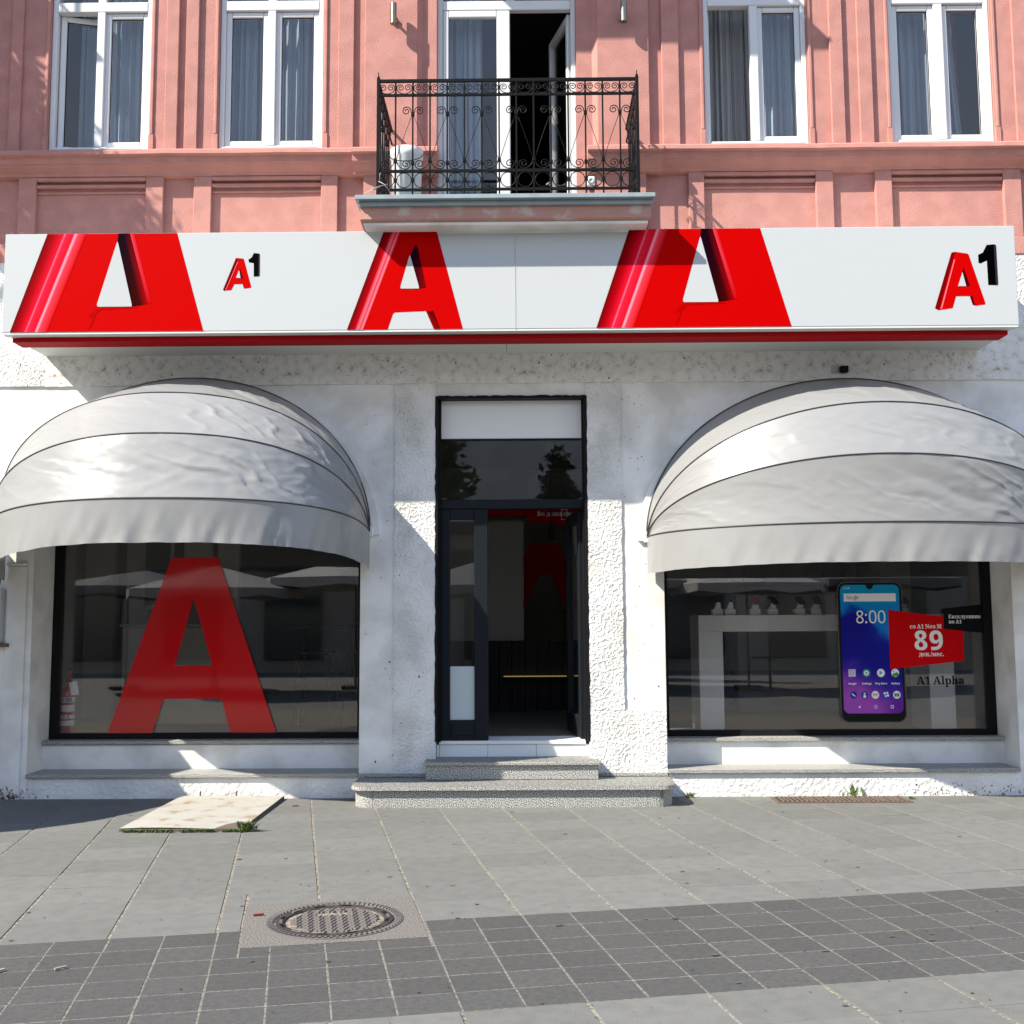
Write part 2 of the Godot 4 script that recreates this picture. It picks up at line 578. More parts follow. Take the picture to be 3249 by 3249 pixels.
# ------------------------------------------------------------------ the building
func build_building():
	building = thing("corner_shop_building", "two storey town house with pink upper wall over white plastered shop front", "building")
	# white ground floor wall with its three openings
	var w := S()
	for q in [[-9.0, -4.78, 0.0, 5.03], [-4.60, -4.545, -0.1, 5.03], [-4.78, -4.60, 0.0, 5.03], [-1.5, -0.8, -0.1, 5.03], [0.61, 1.315, -0.1, 5.03], [4.515, 9.0, -0.1, 5.03],
			[-4.545, -1.5, 2.75, 5.03], [1.315, 4.515, 2.75, 5.03], [-0.8, 0.61, 3.70, 5.03]]:
		bx(w, q[0], q[1], q[2], q[3], -0.5, 0.0)
	put("shop_wall", w, M.plaster, building)
	# rough plaster frame round the door and above the windows
	var r := S()
	put("stained_plaster_band", ragged(-4.5, 9.0, 3.825, 4.3, 0.018), M.stained_plaster, building)
	bx(r, -4.5, 9.0, 4.3, 5.03, 0.0, 0.018)
	bx(r, -9.0, -4.5, 3.828, 5.03, 0.0, 0.018)
	for q in [[-1.183, -0.8, 0.19, 3.822, 0.016, 1], [0.61, 0.93, 0.78, 3.822, 0.018, -1], [0.61, 1.312, 0.21, 0.778, 0.016, 0]]:
		var p := PackedVector2Array()
		for k in 61:
			p.append(Vector2(q[0] + (rng.randf_range(-0.004, 0.004) if q[5] == 1 else 0.0), lerpf(q[2], q[3], k / 60.0)))
		for k in range(60, -1, -1):
			p.append(Vector2(q[1] + (rng.randf_range(-0.004, 0.004) if q[5] == -1 else 0.0), lerpf(q[2], q[3], k / 60.0)))
		prism(r, p, 2, 0.0, q[4])
	put("rough_plaster_band", r, M.rough_plaster, building)
	# base under the windows
	for q in [[-4.545, -1.5, 0.19], [1.315, 4.515, 0.212]]:
		put("base_wall", box(q[0], q[1], -0.1, q[2], -0.5, 0.004, 0.004), M.base_plaster, building)
		put("window_riser", box(q[0], q[1], q[2], q[2] + 0.258, -0.5, -0.33), M.plaster, building)
	for q in [[-4.54, -1.503, 0.19], [1.318, 4.495, 0.212]]:
		var o := put("lower_sill", box(q[0], q[1], q[2], q[2] + 0.036, -0.33, 0.035, 0.004), M.granite, building)
		o = put("upper_sill", box(q[0] - 0.003, q[1] + 0.012, q[2] + 0.266 - (0.018 if q[0] > 0 else 0.0), q[2] + 0.30 - (0.018 if q[0] > 0 else 0.0), -0.5, -0.295, 0.003), M.granite, building)
	for q in [[-1.497, -0.888], [0.688, 1.312]]:
		put("plinth_strip", box(q[0], q[1], 0.19, 0.222, 0.016, 0.034, 0.003), M.granite, building)
	# shop room
	var room := S()
	bx(room, -5.2, 5.2, 0.40, 0.50, -7.0, -0.501)
	put("shop_floor", room, M.shop_floor, building)
	room = S()
	bx(room, -5.3, 5.3, 0.4, 4.2, -7.2, -7.0)
	bx(room, -5.3, -5.2, 0.4, 4.2, -7.0, -0.501)
	bx(room, 5.2, 5.3, 0.4, 4.2, -7.0, -0.501)
	bx(room, -1.42, -1.32, 0.5, 4.0, -3.4, -0.501)
	put("shop_room_wall", room, M.shop_wall, building)
	room = S()
	bx(room, -5.2, 5.2, 4.0, 4.2, -7.0, -0.501)
	put("shop_ceiling", room, M.shop_wall, building)
	# upper room
	var up := S()
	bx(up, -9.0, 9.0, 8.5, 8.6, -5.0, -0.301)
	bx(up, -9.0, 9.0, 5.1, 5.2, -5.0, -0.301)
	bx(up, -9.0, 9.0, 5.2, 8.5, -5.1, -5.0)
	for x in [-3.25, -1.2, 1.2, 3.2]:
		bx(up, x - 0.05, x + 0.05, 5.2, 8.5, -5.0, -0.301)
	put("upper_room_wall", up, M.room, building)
	var roof := S()
	bx(roof, -9.2, 9.2, 12.6, 12.9, -8.0, 0.35, 0.02)
	bx(roof, -9.0, 9.0, -0.1, 12.6, -7.6, -7.2)
	bx(roof, -9.0, -8.9, -0.1, 12.6, -7.2, -0.5)
	bx(roof, 8.9, 9.0, -0.1, 12.6, -7.2, -0.5)
	put("roof_and_side_wall", roof, M.pink, building)


func ragged(x0: float, x1: float, y0: float, y1: float, z: float) -> SurfaceTool:
	var st := S()
	var p := PackedVector2Array([Vector2(x1, y1), Vector2(x0, y1)])
	for k in 181:
		p.append(Vector2(lerpf(x0, x1, k / 180.0), y0 + rng.randf_range(-0.004, 0.004)))
	prism(st, p, 2, 0.0, z)
	return st


func build_upper_facade():
	# pink wall, openings for four windows and the balcony door
	var w := S()
	var xs := [-9.0, -4.585, -3.595, -2.925, -1.905, -0.80, 0.56, 1.80, 2.805, 3.60, 4.59, 9.0]
	for i in 6:
		bx(w, xs[i * 2], xs[i * 2 + 1], 5.03, 8.1, -0.3, -0.03)
	for q in [[-4.585, -3.595], [-2.925, -1.905], [1.80, 2.805], [3.60, 4.59]]:
		bx(w, q[0], q[1], 5.03, 6.155, -0.3, -0.03)
	bx(w, -0.80, 0.56, 5.03, 5.25, -0.3, -0.03)
	bx(w, -9.0, 9.0, 8.1, 12.6, -0.3, -0.03)
	put("pink_wall", w, M.pink, building)
	# flat strips and the two piers beside the balcony door, upper zone
	for q in [[-4.96, -4.847, 0.0], [-3.437, -3.313, 0.008], [-3.245, -3.12, 0.006], [-1.755, -1.603, 0.006], [-1.495, -0.98, 0.028], [0.76, 1.26, 0.028], [1.385, 1.553, 0.006], [3.013, 3.144, 0.006], [3.285, 3.417, 0.006], [4.787, 4.95, 0.0],
			[-6.2, -5.6, 0.0], [5.6, 6.2, 0.0]]:
		put("pilaster", box(q[0], q[1], 6.12, 8.9, -0.03, q[2], 0.005), M.pink, building)
	# rounded reveals of the balcony door
	for s in [[-0.98, -0.80], [0.76, 0.56]]:
		var p := PackedVector2Array()
		for k in 9:
			var t := PI / 2 * k / 8.0
			p.append(Vector2(lerpf(s[1], s[0], sin(t)), -0.13 + 0.157 * (1.0 - cos(t)) if false else lerpf(-0.13, 0.026, 1.0 - pow(1.0 - sin(t), 1.0) if false else sin(t) ** 1.6)))
		p.append(Vector2(s[0], -0.13))
		var st := S()
		prism(st, p, 1, 5.25, 8.1)
		put("door_reveal", st, M.pink, building)
	# roll mouldings beside the windows, ending in a stop above the sill
	for x in [-4.605, -3.572, -2.948, -1.882, 1.776, 2.828, 3.576, 4.614]:
		var st := S()
		bx(st, x - 0.016, x + 0.016, 6.31, 8.1, -0.03, -0.012, 0.006)
		put("window_moulding", st, M.pink_trim, building)
		st = S()
		bx(st, x - 0.026, x + 0.026, 6.14, 6.31, -0.03, -0.014, 0.004)
		put("moulding_stop", st, M.pink_trim, building)
	# sill cornice and its breaks over the piers
	var prof := [-0.04, 6.135, 0.14, 6.092, 0.166, 6.074, 0.170, 6.036, 0.128, 6.026, 0.122, 5.966, 0.104, 5.958, 0.090, 5.940, 0.060, 5.915, 0.034, 5.896, 0.030, 5.876, 0.008, 5.868, -0.04, 5.862]
	for q in [[-9.0, -1.587, 0.0], [1.361, 9.0, 0.0], [-1.587, -0.775, 0.055], [0.646, 1.361, 0.055]]:
		var p := P2(prof)
		for i in p.size():
			if p[i].x > 0.0: p[i] += Vector2(q[2], -0.4 * q[2])
		var st := S()
		# a slightly uneven run: short lengths whose lip wavers
		var n := maxi(1, int((q[1] - q[0]) / 0.35))
		var rows := []
		for k in n + 1:
			var x := lerpf(q[0], q[1], float(k) / n)
			var e := Vector2(rng.randf_range(-0.0025, 0.0025), rng.randf_range(-0.004, 0.004)) if q[2] == 0.0 else Vector2.ZERO
			var row := []
			for i in p.size():
				var v := p[i] + (e if v_on(p[i]) else Vector2.ZERO)
				row.append(Vector3(x, v.y, v.x))
			rows.append(row)
		for k in n:
			for i in p.size() - 1:
				var a: Vector3 = rows[k][i]
				var b: Vector3 = rows[k][i + 1]
				quad(st, a, b, rows[k + 1][i + 1], rows[k + 1][i], Vector3(0, b.z - a.z, a.y - b.y))
		var ix := Geometry2D.triangulate_polygon(p)
		for side in [0, n]:
			for i in range(0, ix.size(), 3):
				tri(st, rows[side][ix[i]], rows[side][ix[i + 1]], rows[side][ix[i + 2]], Vector3(-1 if side == 0 else 1, 0, 0))
		put("sill_cornice", st, M.pink_trim, building)
	# parapet zone under the cornice
	for q in [[-4.822, -4.652, 0.02], [-3.593, -3.424, 0.02], [-3.131, -2.961, 0.02], [-1.906, -1.746, 0.02], [-1.492, -0.95, 0.055], [0.72, 1.21, 0.055], [1.619, 1.769, 0.02], [2.834, 3.001, 0.02], [3.402, 3.561, 0.02], [4.622, 4.79, 0.02]]:
		put("parapet_pilaster", box(q[0], q[1], 5.205, 5.87, -0.03, q[2], 0.005), M.pink, building)
	for q in [[-4.652, -3.593], [-2.961, -1.906], [1.769, 2.834], [3.561, 4.622]]:
		for r in [[5.832, 5.866, 0.026], [5.768, 5.80, 0.012], [5.715, 5.735, -0.008]]:
			put("panel_moulding", box(q[0], q[1], r[0], r[1], -0.03, r[2], 0.006), M.pink_trim, building)
	put("pink_ledge", box(-9.0, 9.0, 5.03, 5.205, -0.03, 0.028, 0.008), M.pink_trim, building)


func v_on(p: Vector2) -> bool:
	return p.x > 0.11


# ------------------------------------------------------------------ upper windows
func sash(parent: Node, x0: float, x1: float, y0: float, y1: float, z: float, hinge := 0.0, angle := 0.0):
	var st := S()
	ring(st, x0 - hinge, x1 - hinge, y0, y1, 0.056, -0.03, 0.03, 0.008)
	var o := put("sash", st, M.pvc, parent)
	o.position = Vector3(hinge, 0, z)
	o.rotation.y = angle
	st = S()
	bx(st, x0 - hinge + 0.052, x1 - hinge - 0.052, y0 + 0.052, y1 - 0.052, -0.006, 0.006)
	var g := put("pane", st, M.glass, parent)
	g.position = o.position
	g.rotation.y = angle
	st = S()
	ring(st, x0 - hinge + 0.054, x1 - hinge - 0.054, y0 + 0.054, y1 - 0.054, 0.007, 0.006, 0.016, 0.0)
	g = put("glazing_bead", st, M.black_frame, parent)
	g.position = o.position
	g.rotation.y = angle


func upper_window(x0: float, x1: float, m0: float, m1: float) -> MeshInstance3D:
	var st := S()
	ring(st, x0, x1, 6.157, 8.09, 0.048, -0.14, -0.055, 0.006)
	bx(st, x0 + 0.048, x1 - 0.048, 7.585, 7.685, -0.14, -0.052, 0.006)
	bx(st, m0, m1, 6.205, 7.585, -0.13, -0.052, 0.006)
	bx(st, (m0 + m1) / 2 - 0.04, (m0 + m1) / 2 + 0.04, 7.685, 8.042, -0.13, -0.062, 0.006)
	var w := put("window", st, M.pvc, building)
	for q in [[x0 + 0.05, (m0 + m1) / 2 - 0.04], [(m0 + m1) / 2 + 0.04, x1 - 0.05]]:
		put("pane", box(q[0], q[1], 7.69, 8.04, -0.105, -0.093), M.glass, w)
	st = S()
	bx(st, x0 + 0.05, x1 - 0.05, 6.146, 6.160, -0.14, 0.02, 0.004)
	put("sill_flashing", st, M.pvc, w)
	return w


func curtain(label: String, x0: float, x1: float, y0: float, y1: float, z: float, folds: float, m: Material, seed_ := 0, taper := 0.0):
	var st := S(false)
	var n := noise(1.3, 200 + seed_)
	surf(st, int(14 * folds), 14, func(u, v):
		var x := lerpf(x0, x1, u)
		var y := lerpf(y0, y1, v)
		if taper != 0.0:
			x += taper * (1.0 - v) * (1.0 - v) * u
		var ph: float = u * folds * TAU + 1.1 * n.get_noise_2d(u * 3.0, v * 0.6)
		return Vector3(x + 0.012 * sin(ph * 0.5 + v), y, z + (0.026 + 0.014 * n.get_noise_2d(u * 9.0, 4.0)) * sin(ph) + 0.012 * sin(ph * 2.3 + 1.0)))
	tag(put("curtain", st, m), label, "curtain", "curtains behind the upper windows")


func build_upper_windows():
	var w := upper_window(-4.582, -3.598, -4.14, -4.062)
	sash(w, -4.53, -4.12, 6.19, 7.585, -0.14, -4.53, deg_to_rad(14))
	sash(w, -4.066, -3.640, 6.208, 7.582, -0.110)
	w = upper_window(-2.922, -1.908, -2.458, -2.380)
	sash(w, -2.876, -2.454, 6.208, 7.582, -0.110)
	sash(w, -2.384, -1.956, 6.208, 7.582, -0.110)
	w = upper_window(1.802, 2.803, 2.256, 2.336)
	sash(w, 1.852, 2.26, 6.19, 7.585, -0.16, 1.852, deg_to_rad(97))
	sash(w, 2.332, 2.756, 6.208, 7.582, -0.110)
	w = upper_window(3.602, 4.588, 4.056, 4.140)
	sash(w, 3.648, 4.06, 6.208, 7.582, -0.110)
	sash(w, 4.136, 4.542, 6.208, 7.582, -0.110)
	curtain("blue grey net curtain behind the tilted left sash of the leftmost upper window", -4.47, -4.06, 6.18, 8.3, -0.48, 6, M.curtain, 1)
	curtain("pale net curtain behind the closed right sash of the leftmost upper window", -4.08, -3.58, 6.18, 8.3, -0.30, 6, M.curtain, 2)
	curtain("net curtain in the left half of the second upper window from the left", -2.95, -2.44, 6.18, 8.3, -0.30, 7, M.curtain, 3)
	curtain("net curtain in the right half of the second upper window, beside the balcony", -2.42, -1.88, 6.18, 8.3, -0.32, 6, M.curtain, 4)
	curtain("grey curtain hanging bare in the open left half of the window right of the balcony", 1.83, 2.36, 6.18, 8.3, -0.42, 8, M.grey_curtain, 5)
	curtain("net curtain behind the closed right sash of the window right of the balcony", 2.34, 2.82, 6.18, 8.3, -0.30, 6, M.curtain, 6)
	curtain("grey curtain in the left half of the rightmost upper window", 3.58, 4.10, 6.18, 8.3, -0.30, 7, M.curtain, 7)
	curtain("pale curtain gathered aside in the right half of the rightmost upper window", 4.10, 4.30, 6.18, 8.3, -0.30, 4, M.curtain, 8, 0.10)
	curtain("dark red drape behind the gathered pale curtain of the rightmost upper window", 4.22, 4.42, 6.18, 8.3, -0.42, 3, M.red_curtain, 9, 0.02)
	# balcony door: closed left leaf, right leaf swung into the dark room
	var st := S()
	bx(st, -0.80, -0.745, 5.25, 8.09, -0.16, -0.09, 0.006)
	bx(st, 0.512, 0.56, 5.25, 8.09, -0.16, -0.09, 0.006)
	bx(st, -0.745, 0.512, 7.585, 7.682, -0.16, -0.088, 0.006)
	bx(st, -0.745, 0.512, 8.04, 8.09, -0.16, -0.09, 0.006)
	bx(st, -0.12, -0.04, 7.682, 8.04, -0.15, -0.095, 0.006)
	bx(st, -0.745, 0.512, 5.25, 5.29, -0.16, -0.09, 0.006)
	var d := put("balcony_door", st, M.pvc, building)
	for q in [[-0.745, -0.12], [-0.04, 0.512]]:
		put("pane", box(q[0], q[1], 7.682, 8.04, -0.128, -0.118), M.glass, d)
	for q in [[-0.742, 0.0, 0.0, -0.115], [0.508, 0.508, 100.0, -0.17]]:
		st = S()
		var x0: float = -0.742 if q[1] == 0.0 else -0.10
		var x1: float = -0.085 if q[1] == 0.0 else 0.508
		var h: float = q[1]
		bx(st, x0 - h, x0 - h + 0.055, 5.3, 7.58, -0.03, 0.03, 0.008)
		bx(st, x1 - h - (0.13 if h == 0.0 else 0.055), x1 - h, 5.3, 7.58, -0.03, 0.03, 0.008)
		bx(st, x0 - h + 0.055, x1 - h - (0.13 if h == 0.0 else 0.055), 7.51, 7.58, -0.03, 0.03, 0.008)
		bx(st, x0 - h + 0.055, x1 - h - (0.13 if h == 0.0 else 0.055), 5.3, 5.40, -0.03, 0.03, 0.008)
		var o := put("door_leaf", st, M.pvc, d)
		o.position = Vector3(h, 0, q[3])
		o.rotation_degrees.y = -74.0 if h != 0.0 else 0.0
		var g := put("pane", box(x0 - h + 0.05, x1 - h - (0.125 if h == 0.0 else 0.05), 5.39, 7.52, -0.006, 0.006), M.glass, d)
		g.position = o.position
		g.rotation = o.rotation
		if h != 0.0:
			st = S(false)
			tube(st, PackedVector3Array([Vector3(-0.57, 6.05, 0.03), Vector3(-0.57, 6.05, 0.08), Vector3(-0.52, 6.03, 0.085), Vector3(-0.46, 6.02, 0.085)]), 0.009, 6)
			var hd := put("door_handle", st, M.pvc, d)
			hd.position = o.position
			hd.rotation = o.rotation
	curtain("pale net curtain behind the closed left leaf of the balcony door", -0.70, -0.36, 5.25, 8.3, -0.32, 5, M.curtain, 10)


# ------------------------------------------------------------------ shop windows
func build_shop_front():
	for q in [[-4.545, -1.5, 0.49], [1.315, 4.515, 0.494]]:
		var st := S()
		bx(st, q[0], q[0] + 0.085, q[2], 2.75, -0.52, -0.45, 0.004)
		bx(st, q[1] - 0.085, q[1], q[2], 2.75, -0.52, -0.45, 0.004)
		bx(st, q[0] + 0.085, q[1] - 0.085, q[2], q[2] + 0.056, -0.52, -0.45, 0.004)
		bx(st, q[0] + 0.085, q[1] - 0.085, 2.66, 2.75, -0.52, -0.45, 0.004)
		var f := put("shop_window", st, M.black_frame, building)
		put("pane", box(q[0] + 0.08, q[1] - 0.08, q[2] + 0.05, 2.67, -0.478, -0.470), M.shop_glass, f)
		put("inner_pane", box(q[0] + 0.08, q[1] - 0.08, q[2] + 0.05, 2.67, -0.502, -0.494), M.glass, f)
	# dirt flecks and chips on the white plaster
	var d := S()
	for k in 1500:
		var x := rng.randf_range(-4.9, 4.75)
		var y: float
		if k < 1050:
			y = 4.10 - absf(rng.randfn(0.0, 0.16)) - 0.01
			if y < 3.84: y = rng.randf_range(3.84, 4.1)
			if rng.randf() > 0.1 + 0.9 * absf(sin(x * 1.9 + 0.6) * sin(x * 5.3 + y * 9.0)): continue
		else:
			x = rng.randf_range(-1.45, -0.83) if rng.randf() < 0.5 else rng.randf_range(0.64, 1.27)
			y = rng.randf_range(2.0, 3.82) if rng.randf() < 0.7 else rng.randf_range(0.25, 2.0)
			if rng.randf() < 0.55: continue
		if absf(x) < 0.85 and y < 3.8: continue
		var z := 0.0205 if y > 3.825 or (x > -1.183 and x < 0.93) else 0.0025
		if y < 3.825 and x < 0.93 and x > 0.0: z = 0.0205
		fleck(d, Vector3(x, y, z), rng.randf_range(0.003, 0.008) * (1.7 if rng.randf() < 0.12 else 1.0))
	for k in 260:
		var left := rng.randf() < 0.6
		var x := -4.78 + absf(rng.randfn(0.0, 0.12)) if left else rng.randf_range(3.5, 4.75)
		var y := absf(rng.randfn(0.0, 0.05)) + 0.004
		var z := 0.0065 if x > -4.545 and x < 4.515 else 0.0025
		if x < -4.6 and left: z = 0.0225
		fleck(d, Vector3(x, y, z), rng.randf_range(0.004, 0.012))
	tag(put("dirt_fleck", d, M.dirt, building), "", "", "", "stuff")


func fleck(st: SurfaceTool, at: Vector3, r: float):
	var c: Color = [Color(0.16, 0.12, 0.08), Color(0.10, 0.09, 0.08), Color(0.24, 0.16, 0.09), Color(0.30, 0.27, 0.22)][rng.randi_range(0, 3)]
	var n := 5
	var e := rng.randf_range(0.5, 1.0)
	var t0 := rng.randf() * TAU
	var p := []
	for k in n:
		var t := t0 + TAU * k / n
		var q := r * rng.randf_range(0.5, 1.2)
		p.append(at + Vector3(cos(t) * q * e, sin(t) * q, 0.0))
	for k in range(1, n - 1):
		st.set_color(c)
		tri(st, p[0], p[k], p[k + 1], Vector3.BACK)


# ------------------------------------------------------------------ steps
func rounded(x0: float, x1: float, z0: float, z1: float, r: float) -> PackedVector2Array:
	var p := PackedVector2Array([Vector2(x0, z0)])
	for k in 9:
		var t := PI / 2 * k / 8.0
		p.append(Vector2(x0 + r - r * cos(t), z1 - r + r * sin(t)))
	for k in 9:
		var t := PI / 2 * k / 8.0
		p.append(Vector2(x1 - r + r * sin(t), z1 - r + r * cos(t)))
	p.append(Vector2(x1, z0))
	return p


func build_steps():
	var t := thing("entrance_steps", "two grey granite steps with overhanging treads in front of the shop door", "steps")
	var st := S()
	prism(st, rounded(-1.468, 1.298, 0.036, 0.55, 0.16), 1, -0.05, 0.152)
	put("lower_riser", st, M.granite, t)
	for x in [-1.30, 1.07, 1.2]:
		put("riser_joint", box(x - 0.002, x + 0.002, 0.0, 0.152, 0.5, 0.5515), M.mortar, t)
	st = S()
	prism(st, rounded(-1.49, 1.32, 0.036, 0.585, 0.13), 1, 0.156, 0.187)
	put("lower_tread", st, M.worn_granite, t)
	st = S()
	var e := rounded(-1.494, 1.324, 0.036, 0.589, 0.134)
	prism(st, e, 1, 0.1525, 0.184)
	put("lower_nosing", st, M.granite, t)
	put("upper_riser", box(-0.869, 0.671, 0.19, 0.318, -0.05, 0.22, 0.003), M.granite, t)
	st = S()
	bx(st, -0.886, 0.685, 0.318, 0.347, 0.036, 0.25, 0.004)
	bx(st, -0.797, 0.607, 0.318, 0.347, -0.12, 0.036)
	put("upper_nosing", st, M.granite, t)
	st = S()
	bx(st, -0.882, 0.681, 0.347, 0.350, 0.036, 0.246, 0.001)
	bx(st, -0.797, 0.607, 0.347, 0.350, -0.12, 0.036)
	put("upper_tread", st, M.worn_granite, t)
	var xs := [-0.797, -0.772, -0.325, 0.122, 0.562, 0.607]
	for i in 5:
		put("threshold_tile", box(xs[i] + 0.0015, xs[i + 1] - 0.0015, 0.352, 0.464, -0.2, -0.10, 0.002), M.white_plastic if i != 3 else M.table_white, t)
	put("threshold", box(-0.775, 0.58, 0.466, 0.498, -0.5, -0.085, 0.004), M.white_board, t)


# ------------------------------------------------------------------ door
func build_door():
	var st := S()
	bx(st, -0.805, -0.757, 0.49, 3.71, -0.19, -0.075, 0.003)
	bx(st, 0.575, 0.615, 0.49, 3.71, -0.19, -0.075, 0.003)
	bx(st, -0.757, 0.575, 3.685, 3.71, -0.19, -0.075, 0.003)
	var d := put("shop_door", st, M.black_frame, building)
	# ragged black sealant where the plaster meets the frame
	st = S()
	for q in [[-0.80, 1.0], [0.61, -1.0]]:
		var p := PackedVector2Array()
		for k in 60:
			p.append(Vector2(q[0] - q[1] * rng.randf_range(0.001, 0.011), 0.50 + 3.2 * k / 59.0))
		p.append(Vector2(q[0] + q[1] * 0.02, 3.70))
		p.append(Vector2(q[0] + q[1] * 0.02, 0.50))
		prism(st, p, 2, -0.09, 0.0195)
	var p2 := PackedVector2Array()
	for k in 40:
		p2.append(Vector2(-0.80 + 1.41 * k / 39.0, 3.70 + rng.randf_range(0.002, 0.012)))
	p2.append(Vector2(0.61, 3.68))
	p2.append(Vector2(-0.80, 3.68))
	prism(st, p2, 2, -0.09, 0.0198)
	put("black_sealant", st, M.black_frame, d)
	put("white_transom_panel", box(-0.757, 0.572, 3.316, 3.682, -0.14, -0.10, 0.003), M.white_board, d)
	put("transom_pane", box(-0.757, 0.575, 2.735, 3.313, -0.135, -0.125), M.shop_glass, d)
	st = S()
	bx(st, -0.757, 0.575, 3.305, 3.316, -0.17, -0.095, 0.002)
	bx(st, -0.757, 0.575, 2.65, 2.735, -0.19, -0.085, 0.006)
	put("transom_bar", st, M.door_frame, d)
	st = S()
	bx(st, -0.757, -0.675, 0.50, 2.65, -0.17, -0.10, 0.006)
	bx(st, -0.447, -0.318, 0.50, 2.65, -0.17, -0.10, 0.006)
	bx(st, -0.675, -0.447, 0.50, 0.686, -0.17, -0.10, 0.006)
	bx(st, -0.675, -0.447, 2.548, 2.65, -0.17, -0.10, 0.006)
	bx(st, -0.655, -0.467, 0.545, 0.64, -0.10, -0.092, 0.004)
	put("fixed_leaf", st, M.door_frame, d)
	put("leaf_pane", box(-0.678, -0.444, 0.683, 2.551, -0.138, -0.130), M.shop_glass, d)
	put("leaf_inner_pane", box(-0.678, -0.444, 0.683, 2.551, -0.155, -0.149), M.glass, d)
	put("frosted_film", box(-0.674, -0.448, 0.687, 1.178, -0.1285, -0.1275), M.frosted, d)
	# right leaf swung into the shop
	st = S()
	bx(st, -0.86, -0.76, 0.505, 2.645, -0.035, 0.035, 0.006)
	bx(st, -0.10, 0.0, 0.505, 2.645, -0.035, 0.035, 0.006)
	bx(st, -0.76, -0.10, 0.505, 0.70, -0.035, 0.035, 0.006)
	bx(st, -0.76, -0.10, 2.545, 2.645, -0.035, 0.035, 0.006)
	var o := put("open_leaf", st, M.door_frame, d)
	o.position = Vector3(0.57, 0, -0.19)
	o.rotation_degrees.y = -84
	var g := put("open_leaf_pane", box(-0.765, -0.095, 0.695, 2.55, -0.006, 0.006), M.glass, d)
	g.position = o.position
	g.rotation = o.rotation


# ------------------------------------------------------------------ fascia sign
const RED := Color(0.70, 0.0, 0.006)
const WHITE := Color(0.697, 0.713, 0.724)

func big_a(dx: float) -> SurfaceTool:
	var st := S()
	var z := 0.8012
	var at := func(l: Array) -> PackedVector2Array:
		var p := P2(l)
		for i in p.size(): p[i].x += dx
		return p
	var b := 4.1385
	var t := 5.0235
	ink(st, at.call([-4.478, b, -2.776, b, -3.027, t, -4.178, t]), z, RED)
	# printed bevel of the left edge: dark side, two bright ridges
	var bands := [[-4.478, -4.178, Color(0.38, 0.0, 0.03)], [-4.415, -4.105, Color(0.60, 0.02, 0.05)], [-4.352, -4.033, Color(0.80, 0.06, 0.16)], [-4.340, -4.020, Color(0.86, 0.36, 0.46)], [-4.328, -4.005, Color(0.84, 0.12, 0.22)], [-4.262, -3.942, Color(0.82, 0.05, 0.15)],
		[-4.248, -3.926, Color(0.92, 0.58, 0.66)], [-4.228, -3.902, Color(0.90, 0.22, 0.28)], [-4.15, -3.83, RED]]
	for i in bands.size() - 1:
		var p: Array = bands[i]
		var q: Array = bands[i + 1]
		ink(st, at.call([p[0], b, q[0], b, q[1], t, p[1], t]), z + 0.0012, [p[2], q[2], q[2], p[2]])
	# inner side of the counter, black to red
	var dk := Color(0.07, 0.02, 0.06)
	var md := Color(0.38, 0.0, 0.04)
	ink(st, at.call([-3.548, t, -3.50, t, -3.333, 4.372, -3.412, 4.362, -3.554, 4.95]), z + 0.0012, [dk, dk, Color(0.22, 0.0, 0.04), Color(0.16, 0.0, 0.04), dk])
	ink(st, at.call([-3.50, t, -3.445, t, -3.27, 4.385, -3.333, 4.372]), z + 0.0012, [dk, Color(0.30, 0.0, 0.04), Color(0.55, 0.0, 0.04), Color(0.22, 0.0, 0.04)])
	ink(st, at.call([-3.445, t, -3.405, t, -3.235, 4.39, -3.27, 4.385]), z + 0.0012, [Color(0.80, 0.22, 0.30), RED, RED, Color(0.68, 0.02, 0.05)])
	# white counter
	ink(st, at.call([-3.716, 4.372, -3.708, 4.362, -3.412, 4.362, -3.41, 4.375, -3.546, 4.93, -3.554, 4.952, -3.562, 4.93, -3.718, 4.385]), z + 0.0024, WHITE)
	# crease under the counter
	ink(st, at.call([-3.79, 4.27, -3.765, 4.30, -3.735, 4.335, -3.69, 4.35, -3.35, 4.357, -3.35, 4.349, -3.68, 4.335, -3.72, 4.30, -3.775, 4.16, -3.785, 4.16, -3.745, 4.28]), z + 0.0012, Color(0.62, 0.015, 0.04))
	return st


func small_a(ax: Array, hole: Array, side: Array, gloss: Array, one: Array, one_side: Array, inner: Array) -> SurfaceTool:
	var st := S()
	var z := 0.8012
	ink(st, P2(ax), z, RED)
	ink(st, P2(side), z + 0.0012, Color(0.42, 0.0, 0.04))
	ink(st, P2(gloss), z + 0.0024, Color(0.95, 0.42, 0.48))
	ink(st, P2(inner), z + 0.0012, Color(0.25, 0.0, 0.06))
	ink(st, P2(hole), z + 0.0024, WHITE)
	ink(st, P2(one), z, Color(0.03, 0.025, 0.035))
	ink(st, P2(one_side), z + 0.0012, Color(0.16, 0.15, 0.18))
	return st


